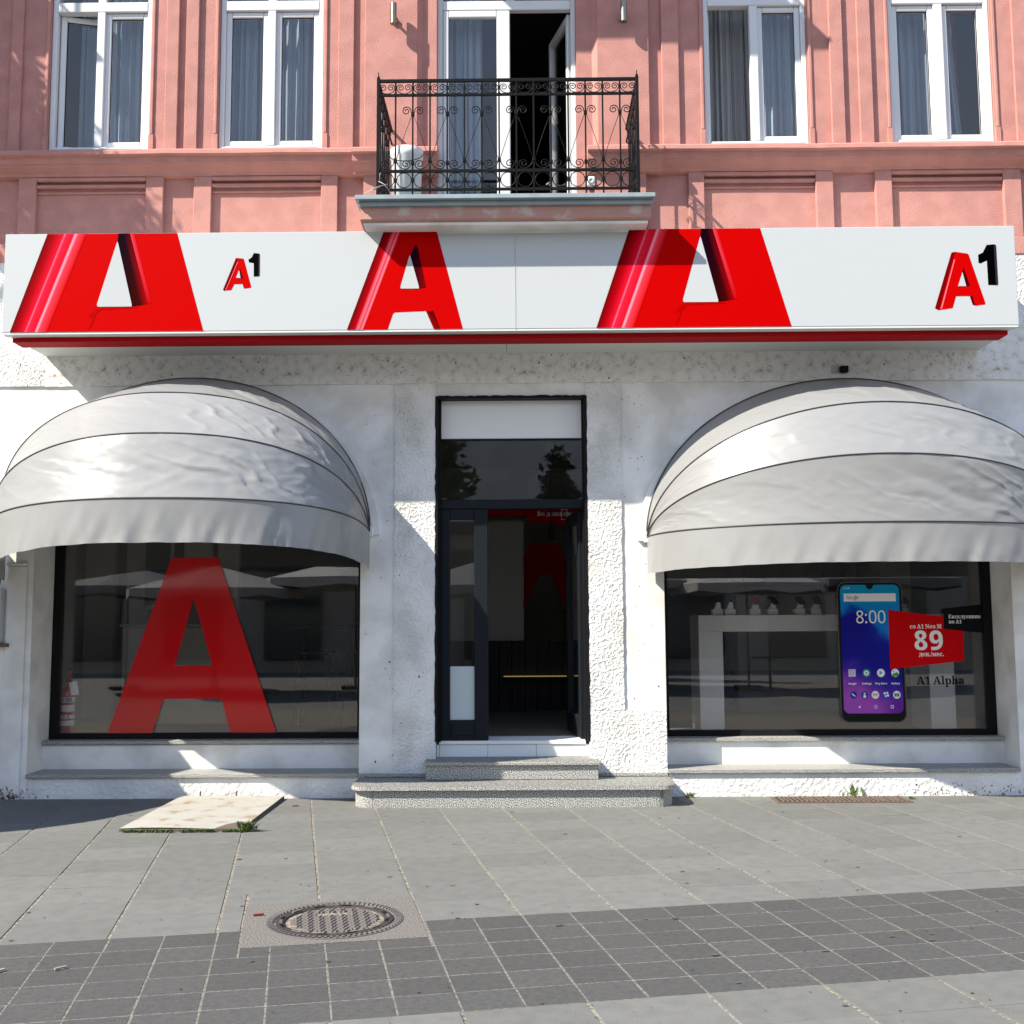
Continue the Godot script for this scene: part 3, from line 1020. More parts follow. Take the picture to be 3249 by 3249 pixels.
func build_sign():
	var t := thing("fascia_sign", "long white shop sign box with large red letter A prints over the door and windows", "sign")
	for q in [[-4.55, -0.0445], [-0.0415, 4.34]]:
		put("panel", box(q[0], q[1], 4.136, 5.026, 0.60, 0.80, 0.004), M.sign_white, t)
	put("seam", box(-0.0455, -0.0405, 4.134, 5.028, 0.6, 0.8035, 0.001), M.sign_edge, t)
	var st := S()
	bx(st, -4.50, 4.30, 4.30, 5.02, 0.02, 0.60)
	bx(st, -4.545, 4.335, 4.118, 4.1355, 0.70, 0.797, 0.002)
	put("box", st, M.sign_edge, t)
	put("red_strip", box(-4.50, 4.284, 4.076, 4.116, 0.50, 0.70, 0.004), M.red_strip, t)
	for q in [[-4.50, -0.13], [-0.127, 4.315]]:
		put("soffit", box(q[0], q[1], 4.112, 4.30, 0.02, 0.50, 0.003), M.sign_edge, t)
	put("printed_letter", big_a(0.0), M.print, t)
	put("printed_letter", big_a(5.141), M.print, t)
	# middle A, whole width
	st = S()
	var z := 0.8012
	var b := 4.1385
	var y := 5.0235
	ink(st, P2([-1.518, b, -1.16, b, -1.115, 4.275, -1.10, 4.29, -0.826, 4.30, -0.755, b, -0.502, b, -0.733, y, -1.20, y]), z, RED)
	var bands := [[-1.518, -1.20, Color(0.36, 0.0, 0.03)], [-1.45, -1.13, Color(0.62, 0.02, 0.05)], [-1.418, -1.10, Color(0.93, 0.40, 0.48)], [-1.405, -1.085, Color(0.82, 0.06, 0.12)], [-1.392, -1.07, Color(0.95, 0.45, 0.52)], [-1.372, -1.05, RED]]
	for i in bands.size() - 1:
		var p: Array = bands[i]
		var q: Array = bands[i + 1]
		ink(st, P2([p[0], b, q[0], b, q[1], y, p[1], y]), z + 0.0012, [p[2], q[2], q[2], p[2]])
	ink(st, P2([-0.92, 4.905, -0.895, 4.86, -0.825, 4.512, -0.887, 4.503, -0.965, 4.80]), z + 0.0012, [Color(0.06, 0.03, 0.09), Color(0.22, 0.0, 0.05), Color(0.45, 0.0, 0.04), Color(0.30, 0.0, 0.04), Color(0.06, 0.03, 0.09)])
	ink(st, P2([-0.826, 4.30, -0.762, 4.302, -0.70, b, -0.757, b]), z + 0.0012, [Color(0.45, 0.0, 0.03), Color(0.25, 0.0, 0.04), Color(0.40, 0.0, 0.04), Color(0.55, 0.0, 0.03)])
	ink(st, P2([-1.052, 4.515, -1.045, 4.504, -0.89, 4.503, -0.887, 4.515, -0.965, 4.80, -0.972, 4.80]), z + 0.0024, WHITE)
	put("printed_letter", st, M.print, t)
	# the two small logos
	var a := small_a([-2.505, 4.786, -2.497, 4.794, -2.436, 4.786, -2.431, 4.778, -2.363, 4.53, -2.37, 4.521, -2.424, 4.515, -2.430, 4.52, -2.440, 4.557, -2.513, 4.556, -2.538, 4.502, -2.604, 4.499, -2.611, 4.508],
		[-2.472, 4.682, -2.498, 4.614, -2.458, 4.610], [-2.505, 4.786, -2.497, 4.794, -2.487, 4.77, -2.592, 4.499, -2.604, 4.499, -2.611, 4.508], [-2.486, 4.76, -2.483, 4.755, -2.583, 4.505, -2.588, 4.505],
		[-2.392, 4.778, -2.365, 4.795, -2.345, 4.836, -2.298, 4.832, -2.293, 4.825, -2.291, 4.632, -2.297, 4.625, -2.342, 4.623, -2.345, 4.745, -2.388, 4.752], [-2.305, 4.832, -2.298, 4.832, -2.293, 4.825, -2.291, 4.632, -2.297, 4.625, -2.304, 4.625],
		[-2.472, 4.682, -2.466, 4.695, -2.436, 4.605, -2.458, 4.610])
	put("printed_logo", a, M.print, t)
	a = small_a([3.776, 4.775, 3.782, 4.788, 3.815, 4.795, 3.92, 4.778, 3.93, 4.768, 4.057, 4.33, 4.052, 4.320, 3.98, 4.311, 3.945, 4.318, 3.922, 4.396, 3.803, 4.396, 3.770, 4.290, 3.645, 4.272, 3.615, 4.290],
		[3.868, 4.612, 3.824, 4.486, 3.895, 4.485], [3.776, 4.775, 3.782, 4.788, 3.815, 4.795, 3.80, 4.765, 3.646, 4.274, 3.615, 4.290], [3.800, 4.725, 3.808, 4.722, 3.676, 4.285, 3.664, 4.285],
		[4.012, 4.766, 4.055, 4.787, 4.090, 4.855, 4.160, 4.860, 4.172, 4.85, 4.174, 4.502, 4.165, 4.492, 4.088, 4.494, 4.086, 4.715, 4.030, 4.688, 4.012, 4.695], [4.152, 4.858, 4.160, 4.860, 4.172, 4.85, 4.174, 4.502, 4.165, 4.492, 4.154, 4.492],
		[3.868, 4.612, 3.878, 4.655, 3.928, 4.490, 3.895, 4.485])
	put("printed_logo", a, M.print, t)
	st = S()
	ink(st, P2([3.922, 4.396, 3.945, 4.318, 3.98, 4.311, 3.962, 4.325, 3.945, 4.396]), z + 0.0012, Color(0.30, 0.0, 0.06))
	put("logo_shade", st, M.print, t)


# ------------------------------------------------------------------ balconies
func spiral(c: Vector2, r0: float, r1: float, a0: float, turns: float, n := 20) -> PackedVector2Array:
	var p := PackedVector2Array()
	for k in n + 1:
		var f := float(k) / n
		var r := lerpf(r0, r1, f)
		var a := a0 + turns * TAU * f
		p.append(c + Vector2(cos(a), sin(a)) * r)
	return p


func wire(p: PackedVector2Array, r: float, sides := 5) -> ArrayMesh:
	var st := S(false)
	var q := PackedVector3Array()
	for v in p: q.append(Vector3(v.x, v.y, 0))
	tube(st, q, r, sides)
	st.generate_normals()
	return st.commit()


var rail_meshes := {}

func rail_part(called: String, mesh: String, parent: Node, at: Vector3, turn: float):
	var o := MeshInstance3D.new()
	o.mesh = rail_meshes[mesh]
	o.material_override = M.wrought_iron
	o.position = at
	o.rotation.y = turn
	o.name = numbered(parent, called)
	parent.add_child(o, true)


func rail_run(parent: Node, at: Vector3, turn: float, n: int, step: float):
	var dir := Vector3(cos(turn), 0, -sin(turn))
	for k in n + 1:
		var p := at + dir * step * k
		if k > 0 and k < n:
			rail_part("baluster", "baluster", parent, p, turn)
		if k < n:
			var m := at + dir * step * (k + 0.5)
			rail_part("ring", "ring", parent, m, turn)
			rail_part("top_scroll", "top_scroll", parent, m, turn)
		if k % 2 == 0 and k > 0 and k < n:
			rail_part("heart_scroll", "heart", parent, p, turn)
			rail_part("collar", "collar", parent, p + Vector3(0, 0.752, 0), turn)
		if k > 0 and k < n:
			rail_part("collar", "collar", parent, p + Vector3(0, 0.309 if k % 2 == 0 else 0.333, 0), turn)
		if k % 2 == 0 and k < n:
			rail_part("foot_scroll", "foot_right", parent, p, turn)
			if k > 0: rail_part("foot_scroll", "foot_left", parent, p, turn)


func build_balconies():
	# shared ironwork, y measured from the slab top (5.25 in the street's height)
	var s := 0.1505
	var st := S()
	bx(st, -0.007, 0.007, 0.0, 1.06, -0.007, 0.007, 0.0015)
	for y in [0.155, 0.93]:
		bx(st, -0.011, 0.011, y - 0.016, y + 0.016, -0.011, 0.011, 0.002)
	st.generate_normals()
	rail_meshes.baluster = st.commit()
	st = S(false)
	var c := PackedVector3Array()
	for k in 20: c.append(Vector3(cos(TAU * k / 20) * 0.064, 0.155 + sin(TAU * k / 20) * 0.066, 0))
	tube(st, c, 0.0042, 5, true)
	st.generate_normals()
	rail_meshes.ring = st.commit()
	# top band: a U whose two ends curl inwards
	var p := PackedVector2Array()
	var l := spiral(Vector2(-0.028, 0.995), 0.024, 0.008, -0.3, 1.35)
	l.reverse()
	p.append_array(l)
	p = PackedVector2Array()
	for k in range(20, -1, -1):
		var f := k / 20.0
		var a := PI - f * 1.45 * TAU
		var r := lerpf(0.033, 0.007, f)
		p.append(Vector2(-0.034, 0.993) + Vector2(cos(a), sin(a)) * r)
	for k in range(1, 9):
		var f := k / 9.0
		p.append(Vector2(-0.067 * cos(f * PI), 0.993 - 0.055 * sin(f * PI)))
	for k in 21:
		var f := k / 20.0
		var a := f * 1.45 * TAU
		var r := lerpf(0.033, 0.007, f)
		p.append(Vector2(0.034, 0.993) + Vector2(cos(a), sin(a)) * r)
	rail_meshes.top_scroll = wire(p, 0.0042)
	# heart: two curls above a collar, thin rods running down to the neighbours
	st = S(false)
	for q in [-1.0, 1.0]:
		var pts := PackedVector3Array([Vector3(q * 0.008, 0.735, 0), Vector3(q * 0.012, 0.765, 0)])
		for k in 22:
			var f := k / 21.0
			var a := 0.25 + f * 1.5 * TAU
			var r := lerpf(0.040, 0.009, f)
			pts.append(Vector3(q * (0.056 - cos(a) * r), 0.782 + sin(a) * r, 0))
		tube(st, pts, 0.0045, 5)
		pts = PackedVector3Array()
		for k in 7:
			var f := k / 6.0
			pts.append(Vector3(q * lerpf(0.008, s - 0.009, f), lerpf(0.74, 0.345, f) + (0.012 * sin(f * PI)), 0))
		tube(st, pts, 0.0028, 4)
	st.generate_normals()
	rail_meshes.heart = st.commit()
	st = S()
	bx(st, -0.014, 0.014, -0.016, 0.016, -0.014, 0.014, 0.003)
	st.generate_normals()
	rail_meshes.collar = st.commit()
	for q in [[1.0, "foot_right"], [-1.0, "foot_left"]]:
		p = PackedVector2Array()
		for k in range(22, -1, -1):
			var f := k / 22.0
			var a := -PI / 2 - f * 1.55 * TAU
			var r := lerpf(0.044, 0.008, f)
			p.append(Vector2(q[0] * (0.060 + cos(a) * r), 0.300 + sin(a) * r))
		for v in [Vector2(0.085, 0.259), Vector2(0.112, 0.274), Vector2(0.132, 0.298), Vector2(0.140, 0.332)]:
			p.append(Vector2(v.x * q[0], v.y))
		rail_meshes[q[1]] = wire(p, 0.0045)

	var t := thing("balcony", "small balcony with black wrought iron railing above the shop sign", "balcony", Vector3(0, 5.25, 0), "balconies of the house")
	st = S()
	prism(st, P2([-0.02, -0.085, 1.0, -0.085, 1.0, -0.19, 0.985, -0.20, 0.93, -0.21, 0.02, -0.255, -0.02, -0.255]), 0, -1.378, 1.132)
	put("slab", st, M.peeling_pink, t)
	st = S()
	bx(st, -1.34, 1.095, -0.262, -0.2, 0.0, 0.80, 0.01)
	bx(st, -1.355, 1.11, -0.234, -0.205, 0.60, 0.965, 0.006)
	put("slab_underside", st, M.plaster, t)
	st = S()
	bx(st, -1.415, 1.165, -0.044, -0.004, -0.02, 1.085, 0.004)
	bx(st, -1.390, 1.145, -0.085, -0.044, -0.02, 1.035, 0.004)
	put("zinc_flashing", st, M.zinc, t)
	for y in [[1.04, 1.070, 0.020], [0.912, 0.937, 0.014], [0.222, 0.25, 0.014], [0.056, 0.082, 0.014]]:
		st = S()
		bx(st, -1.228, 1.030, y[0], y[1], 1.0 - y[2] / 2, 1.0 + y[2] / 2, 0.003)
		for x in [-1.228, 1.030]:
			bx(st, x - y[2] / 2, x + y[2] / 2, y[0] + 0.0005, y[1] - 0.0005, 0.0, 1.0 - y[2] / 2, 0.003)
		put("rail", st, M.wrought_iron, t)
	for x in [-1.228, 1.030]:
		st = S()
		bx(st, x - 0.014, x + 0.014, -0.004, 1.085, 0.986, 1.014, 0.003)
		bx(st, x - 0.009, x + 0.009, 1.085, 1.10, 0.991, 1.009, 0.003)
		bx(st, x - 0.004, x + 0.004, 1.10, 1.135, 0.996, 1.004, 0.001)
		put("corner_post", st, M.wrought_iron, t)
	rail_run(t, Vector3(-1.228, 0, 1.0), 0.0, 15, s)
	rail_run(t, Vector3(-1.228, 0, 0.10), -PI / 2, 6, 0.15)
	rail_run(t, Vector3(1.030, 0, 0.10), -PI / 2, 6, 0.15)
	# the same balcony one storey up, and on the neighbouring bay (they throw the shade at the top)
	copy(t, "upper storey balcony directly above the small iron balcony over the sign", Vector3(0.05, 9.17, 0))
	copy(t, "upper storey balcony on the bay left of the house front", Vector3(-7.15, 9.17, 0))


# ------------------------------------------------------------------ awnings
func awning(label: String, cx: float, a: float, hub_y: float, up: float, deep: float, angles: Array, seed_: int, drop: float, bulge: float, side: float):
	var t := thing("dome_awning", label, "awning", Vector3.ZERO, "half dome awnings over the shop windows")
	var hz := 0.045
	var rib := func(deg: float, u: float) -> Vector3:
		var q := PI * (1.0 - u)
		var k := clampf(deg / 90.0, 0.0, 1.0)
		var n := lerpf(2.0, bulge if u > 0.5 else 2.05, k)
		var fl := pow(maxf(0.0, 1.0 - pow(absf(cos(q)), n)), 1.0 / n)
		return Vector3(cx + a * cos(q), hub_y + up * fl * cos(deg_to_rad(deg)), hz + lerpf(1.5, deep, smoothstep(35.0, 90.0, deg)) * fl * sin(deg_to_rad(deg)))
	var n1 := noise(1.0, seed_, FastNoiseLite.TYPE_SIMPLEX_SMOOTH, 3)
	var n2 := noise(1.0, seed_ + 1, FastNoiseLite.TYPE_SIMPLEX_SMOOTH, 1)
	for i in angles.size() - 1:
		var st := S(false)
		var d0: float = angles[i]
		var d1: float = angles[i + 1]
		surf(st, 200, 30, func(u, v):
			var p: Vector3 = rib.call(d0, u).lerp(rib.call(d1, u), v)
			var m: Vector3 = rib.call(lerpf(d0, d1, v), u)
			p = p.lerp(m, 0.25)
			var o := (p - Vector3(cx, hub_y - 0.2, hz)).normalized()
			var edge := sin(PI * v) ** 0.6 * clampf(sin(PI * u) * 3.0, 0.0, 1.0)
			var loose := 0.22 + 0.78 * smoothstep(0.40, 0.75, u)
			# folds run slantwise from rib to rib
			var fx: float = u * 15.0 - v * 2.4 + 0.9 * n1.get_noise_2d(u * 4.0, v * 1.0 + i * 9.0)
			var w := 0.012 * n2.get_noise_2d(fx, v * 0.35 + i * 7.0) * loose
			w += 0.017 * pow(1.0 - absf(n2.get_noise_2d(fx * 0.55 + 60.0, v * 0.5 + i * 5.0)), 9.0) * loose
			w += 0.007 * pow(1.0 - absf(n1.get_noise_2d(u * 9.0 + v * 1.5, v * 1.6 + i * 4.0)), 9.0) * loose
			w += 0.0012 * n1.get_noise_2d(u * 40.0, v * 6.0 + i * 3.0)
			return p + o * w * edge * 1.15 - o * 0.012 * sin(PI * v))
		put("canvas_panel", st, M.canvas, t)
	for i in angles.size():
		var pts := PackedVector3Array()
		for k in 73:
			var u := k / 72.0
			var p: Vector3 = rib.call(angles[i], u)
			pts.append(p + (p - Vector3(cx, hub_y - 0.2, hz)).normalized() * 0.002)
		var st := S(false)
		tube(st, pts, 0.0065 if i > 0 else 0.009, 6)
		put("piping", st, M.piping, t)
	# valance hanging from the front rib
	var st := S(false)
	var front: float = angles[-1]
	surf(st, 170, 12, func(u, v):
		var p: Vector3 = rib.call(front, u)
		var o := Vector3(p.x - cx, 0, (p.z - hz) * 1.6 + 0.3).normalized()
		var w := 0.020 * n1.get_noise_2d(u * 17.0, 50.0 + v * 0.5) + 0.014 * n1.get_noise_2d(u * 34.0 + v * 1.0, 80.0)
		var d := drop * (1.0 + 0.22 * (1.0 - smoothstep(0.0, 0.4, u)) * side + 0.02 * n1.get_noise_2d(u * 12.0, 3.0))
		return p + Vector3(0, -d * v, 0) + o * w * v * (0.35 + 0.65 * smoothstep(0.15, 0.5, u)))
	put("valance", st, M.canvas, t)
	for x in [cx - a, cx + a]:
		st = S()
		bx(st, x - 0.03, x + 0.03, hub_y - 0.05, hub_y + 0.05, 0.0, 0.06, 0.006)
		put("hinge_bracket", st, M.white_plastic, t)
	# arched board on the wall behind the canvas
	var q := PackedVector2Array()
	for k in 41:
		var u := PI * k / 40.0
		q.append(Vector2(cx + (a + 0.085) * cos(u), hub_y - 0.03 + (up + 0.02) * sin(u)))
	var inner := PackedVector2Array()
	for k in range(40, -1, -1):
		var u := PI * k / 40.0
		q.append(Vector2(cx + (a - 0.10) * cos(u), hub_y - 0.03 + (up - 0.12) * sin(u)))
	st = S()
	prism(st, q, 2, 0.0, 0.034)
	put("wall_board", st, M.plaster, t)


func build_awnings():
	awning("wrinkled white dome awning with grey piping over the left shop window with the red A", -3.10, 1.69, 2.43, 1.455, 1.44, [0.0, 39.5, 60.5, 83.5], 300, 0.36, 2.8, 1.0)
	awning("smoother white dome awning over the right shop window with the phone poster", 3.03, 1.87, 2.36, 1.475, 1.22, [0.0, 44.5, 66.5, 89.0], 340, 0.325, 2.2, 0.25)


# ------------------------------------------------------------------ small things on the wall
func build_wall_things():
	for q in [[-1.205, "steel cylinder wall lamp on the pink pier left of the balcony door", 0.105], [1.013, "steel cylinder wall lamp on the shaded pier right of the balcony door", 0.105]]:
		var t := thing("wall_lamp", q[1], "lamp", Vector3(q[0], 7.43, 0.028), "steel wall lamps beside the balcony door")
		var st := S()
		lathe(st, [Vector2(0.0, -0.105), Vector2(0.029, -0.105), Vector2(0.031, -0.103), Vector2(0.031, -0.004), Vector2(0.0295, -0.002), Vector2(0.031, 0.0), Vector2(0.031, 0.103), Vector2(0.029, 0.105), Vector2(0.0, 0.105)], Vector3(0, 0, q[2]), 40)
		put("cylinder", st, M.steel, t)
		st = S(false)
		tube(st, PackedVector3Array([Vector3(0, -0.02, 0.0), Vector3(0, -0.02, 0.022)]), 0.038, 20)
		tube(st, PackedVector3Array([Vector3(0, -0.02, 0.02), Vector3(0, -0.02, 0.09)]), 0.014, 10)
		put("wall_mount", st, M.steel, t)
	# bucket on the balcony
	var b := thing("bucket", "grey white plastic tub standing on the left end of the balcony", "bucket", Vector3(-1.02, 5.25, 0.62))
	var st := S(false)
	lathe(st, [Vector2(0.0, 0.0), Vector2(0.125, 0.0), Vector2(0.14, 0.50), Vector2(0.148, 0.51), Vector2(0.150, 0.58), Vector2(0.141, 0.585), Vector2(0.135, 0.55), Vector2(0.12, 0.03), Vector2(0.0, 0.03)], Vector3.ZERO, 32)
	put("tub", st, M.white_plastic, b)
	st = S(false)
	var hp := PackedVector3Array()
	for k in 17:
		var a := PI * k / 16.0
		hp.append(Vector3(-0.15 * cos(a), 0.53 - 0.15 * sin(a) * 0.7, 0.05 + 0.11 * sin(a)))
	tube(st, hp, 0.004, 5)
	put("handle", st, M.black_frame, b)
	# power outlet
	var o := thing("wall_socket", "white outdoor power socket low on the pink pier behind the balcony railing", "socket", Vector3(0.683, 5.77, 0.06))
	put("plate", box(-0.036, 0.036, -0.045, 0.045, -0.08, 0.012, 0.006), M.white_plastic, o)
	st = S(false)
	lathe_z(st, [Vector2(0.0, 0.013), Vector2(0.016, 0.013), Vector2(0.018, 0.020), Vector2(0.026, 0.020), Vector2(0.026, 0.012)], Vector3.ZERO)
	put("socket_ring", st, M.grey_plastic, o)
	# twigs stuck under the railing
	st = S(false)
	for q in [[-1.33, 5.20, 1.09, -1.14, 5.36, 1.03], [-1.30, 5.19, 1.09, -1.21, 5.33, 1.04], [-1.22, 5.33, 1.04, -1.12, 5.29, 1.05], [-1.21, 5.33, 1.04, -1.20, 5.46, 1.03]]:
		tube(st, PackedVector3Array([Vector3(q[0], q[1] + 0.06, q[2] - 0.02), Vector3((q[0] + q[3]) / 2, (q[1] + q[4]) / 2 + 0.04, 1.06), Vector3(q[3], q[4], q[5])]), 0.004, 4)
	tag(put("twig", st, M.hatch), "pale dry twigs caught at the left foot of the balcony railing", "twigs")
	# meter cabinet and boxed pipe at the left edge
	var c := thing("meter_cabinet", "grey metal meter cabinet with rusty foot at the left edge of the shop front", "cabinet", Vector3(-5.02, 1.42, 0.0))
	put("casing", box(-0.22, 0.22, 0.0, 0.50, 0.0, 0.09, 0.006), M.cabinet, c)
	put("door", box(-0.20, 0.205, 0.03, 0.47, 0.09, 0.098, 0.004), M.cabinet, c)
	put("rusty_bracket", box(-0.22, 0.28, -0.035, -0.004, 0.0, 0.075, 0.003), M.rust, c)
	st = S(false)
	tube(st, PackedVector3Array([Vector3(0.15, 0.51, 0.06), Vector3(0.19, 0.54, 0.06), Vector3(0.19, 0.58, 0.05), Vector3(0.15, 0.60, 0.03), Vector3(0.1, 0.6, 0.0)]), 0.006, 6)
	put("cable", st, M.black_frame, c)
	var g := thing("pipe_boxing", "narrow white plastered boxing under the left end of the left awning", "wall boxing")
	put("boxing", box(-4.785, -4.60, -0.05, 2.13, 0.0, 0.02, 0.012), M.plaster, g)
	put("boxing_cap", box(-4.79, -4.595, 2.13, 2.165, 0.0, 0.05, 0.015), M.plaster, g)
	# dark sensor over the right awning
	var k := thing("motion_sensor", "tiny black motion sensor on the dirty plaster band above the right awning", "sensor", Vector3(3.03, 3.925, 0.018))
	put("body", box(-0.036, 0.036, -0.03, 0.032, 0.0, 0.06, 0.006), M.black_frame, k)
	put("wall_plate", box(-0.11, -0.05, -0.03, 0.05, 0.0, 0.015, 0.004), M.cabinet, k)


func lathe_z(st: SurfaceTool, prof: Array, c: Vector3, seg := 20):
	for i in prof.size() - 1:
		var a: Vector2 = prof[i]
		var b: Vector2 = prof[i + 1]
		for k in seg:
			var d0 := Vector3(cos(TAU * k / seg), sin(TAU * k / seg), 0)
			var d1 := Vector3(cos(TAU * (k + 1) / seg), sin(TAU * (k + 1) / seg), 0)
			var z0 := Vector3(0, 0, a.y)
			var z1 := Vector3(0, 0, b.y)
			var out := (d0 + d1) * (a.y - b.y) * 0.5 + Vector3(0, 0, b.x - a.x) * 1.0
			if b.x >= a.x and is_equal_approx(a.y, b.y): out = Vector3.BACK
			if a.x > 1e-5: tri(st, c + d0 * a.x + z0, c + d1 * a.x + z0, c + d1 * b.x + z1, out)
			tri(st, c + d0 * a.x + z0, c + d1 * b.x + z1, c + d0 * b.x + z1, out)


# ------------------------------------------------------------------ inside the shop
func letter_a() -> PackedVector2Array:
	return PackedVector2Array()


func build_shop_interior():
	# left room: partition panels, a framed picture, low cabinet
	var t := thing("partition_wall", "beige partition panels deep inside the left shop window", "partition")
	for q in [[-5.1, -4.75, 3.2], [-4.62, -4.35, 3.4], [-3.55, -3.30, 2.3], [-3.95, -3.62, 3.2]]:
		put("panel", box(q[0], q[1], 0.5, q[2] + 0.7, -2.7, -2.6, 0.01), M.shop_panel, t)
	t = thing("display_cabinet", "low grey green cabinet behind the red A in the left shop window", "cabinet")
	put("carcass", box(-4.35, -3.2, 0.5, 1.55, -2.3, -1.8, 0.01), M.shop_panel, t)
	put("worktop", box(-4.38, -3.17, 1.55, 1.585, -2.33, -1.78, 0.004), M.shop_wall, t)
	t = thing("framed_screen", "dark framed screen hanging behind the left shop window", "screen")
	put("frame", box(-4.42, -4.05, 1.75, 2.9, -2.59, -2.55, 0.004), M.shop_panel, t)
	put("screen", box(-4.38, -4.09, 1.80, 2.85, -2.55, -2.545), M.shop_dark, t)
	# high tables with stools
	t = thing("high_table", "black high table with slim legs at the right end of the left shop window", "table")
	put("table_top", box(-2.5, -1.75, 1.52, 1.56, -2.2, -1.6, 0.006), M.shop_dark, t)
	for x in [-2.4, -1.85]:
		for z in [-2.1, -1.7]:
			var st := S(false)
			tube(st, PackedVector3Array([Vector3(x + (x + 2.12) * 0.15, 0.5, z), Vector3(x, 1.52, z)]), 0.018, 6)
			put("leg", st, M.shop_dark, t)
	var names := ["black bar stool left of its twin beside the high table", "black bar stool nearest the right edge of the left shop window"]
	for k in 2:
		var stool := thing("bar_stool", names[k], "stool", Vector3([-2.15, -1.72][k], 0.5, -1.35), "bar stools at the high table")
		put("seat", box(-0.17, 0.17, 0.76, 0.80, -0.17, 0.17, 0.012), M.shop_dark, stool)
		for q in [[-1, -1], [1, -1], [1, 1], [-1, 1]]:
			var leg := S(false)
			tube(leg, PackedVector3Array([Vector3(q[0] * 0.2, 0, q[1] * 0.2), Vector3(q[0] * 0.13, 0.77, q[1] * 0.13)]), 0.014, 6)
			put("leg", leg, M.shop_dark, stool)
		var fr := S(false)
		tube(fr, PackedVector3Array([Vector3(-0.17, 0.3, -0.17), Vector3(0.17, 0.3, -0.17), Vector3(0.17, 0.3, 0.17), Vector3(-0.17, 0.3, 0.17)]), 0.01, 6, true)
		put("footrest", fr, M.shop_dark, stool)
	# fire extinguisher
	t = thing("fire_extinguisher", "red fire extinguisher with white label standing in the left shop window corner", "extinguisher", Vector3(-4.485, 0.5, -0.72))
	var st := S(false)
	lathe(st, [Vector2(0.0, 0.0), Vector2(0.066, 0.0), Vector2(0.07, 0.01), Vector2(0.07, 0.40), Vector2(0.062, 0.44), Vector2(0.03, 0.475), Vector2(0.022, 0.50), Vector2(0.022, 0.52), Vector2(0.0, 0.52)], Vector3.ZERO, 24)
	put("cylinder", st, M.red, t)
	for q in [[0.325, 0.375], [0.235, 0.30], [0.165, 0.205], [0.10, 0.15]]:
		st = S(false)
		lathe(st, [Vector2(0.0712, q[0]), Vector2(0.0712, q[1])], Vector3.ZERO, 24)
		put("label_band", st, M.white_print, t)
	text("label_text", "PASTER", Vector3(0, 0.35, 0.0725), 0.034, M.black_print, t, "Droid Sans", true, HORIZONTAL_ALIGNMENT_CENTER)
	text("label_text", "C D S", Vector3(0, 0.186, 0.0725), 0.032, M.red, t, "Droid Sans", true, HORIZONTAL_ALIGNMENT_CENTER)
	st = S()
	prism(st, P2([-0.01, 0.52, 0.02, 0.52, 0.035, 0.64, 0.012, 0.645]), 2, -0.012, 0.012)
	put("lever", st, M.red, t)
	put("valve", box(-0.035, 0.035, 0.515, 0.545, -0.02, 0.02, 0.005), M.black_frame, t)
	var tg := put("inspection_tag", box(-0.03, 0.05, -0.06, 0.07, -0.001, 0.001), M.white_print, t)
	tg.position = Vector3(0.075, 0.455, 0.06)
	tg.rotation_degrees = Vector3(0, 0, 12)
	# right window: display table with phone stands
	t = thing("display_table", "white portal shaped display table in the right shop window", "table")
	put("table_top", box(1.743, 4.245, 1.48, 1.642, -1.30, -0.75, 0.003), M.table_white, t)
	put("leg", box(1.743, 1.98, 0.5, 1.479, -1.295, -0.752, 0.003), M.table_white, t)
	put("leg", box(4.0, 4.245, 0.5, 1.479, -1.295, -0.752, 0.003), M.table_white, t)
	var n := 0
	for x in [2.03, 2.16, 2.42, 2.60, 2.88, 3.05, 3.32, 3.78, 3.95]:
		var words := ["with nothing on its slope", "holding no phone", "with a red backed phone", "with a tilted black phone", "left of a tall phone pair", "with the largest black phone", "beside the phone poster", "right of the phone poster", "farthest right on the table"]
		var u := thing("phone_stand", "white stand on the display table, %s from the left, %s" % [["one", "two", "three", "four", "five", "six", "seven", "eight", "nine"][n], words[n]], "phone stand", Vector3(x * 0.9605, 1.642, -0.86), "phone stands on the display table")
		put("foot", box(-0.055, 0.05, 0.0, 0.06, -0.05, 0.05, 0.004), M.table_white, u)
		st = S()
		prism(st, P2([-0.035, 0.06, 0.035, 0.06, 0.028, 0.125, 0.0, 0.13]), 2, -0.03, 0.03)
		put("upright", st, M.table_white, u)
		if n >= 2:
			var ph := put("phone", box(-0.038, 0.038, -0.075, 0.075, -0.005, 0.005, 0.003), M.tag_black if n != 2 else M.red_strip, u)
			ph.position = Vector3(0.015, 0.145, 0.01)
			ph.rotation_degrees = Vector3(-58, 12 - 9 * (n % 3), 6)
		n += 1
	# back wall units of the right room
	t = thing("wall_unit", "dark wall unit behind the display table in the right shop window", "shelving")
	put("carcass", box(1.5, 2.55, 0.5, 3.3, -3.6, -3.2, 0.01), M.shop_dark, t)
	put("shelf", box(2.6, 4.6, 0.5, 1.9, -3.7, -3.2, 0.01), M.shop_wall, t)
	put("grey_panel", box(2.75, 4.0, 2.0, 3.2, -3.6, -3.5, 0.01), M.room, t)
	t = thing("light_column", "pale grey column near the right edge of the right shop window", "column")
	put("shaft", box(4.05, 4.40, 0.5, 3.9, -2.6, -2.3, 0.01), M.shop_wall, t)
	put("side_screen", box(3.55, 3.62, 1.9, 3.2, -2.9, -2.2, 0.01), M.shop_dark, t)
	# seen through the door
	t = thing("header_sign", "dark red header board with white lettering deep in the doorway", "sign")
	put("beam", box(-0.9, 0.10, 2.855, 2.925, -3.1, -3.0, 0.003), M.red_strip, t)
	st = S()
	prism(st, P2([0.076, 2.945, 0.70, 2.945, 0.70, 2.725, 0.076, 2.785]), 2, -3.05, -2.96)
	put("board", st, M.red_strip, t)
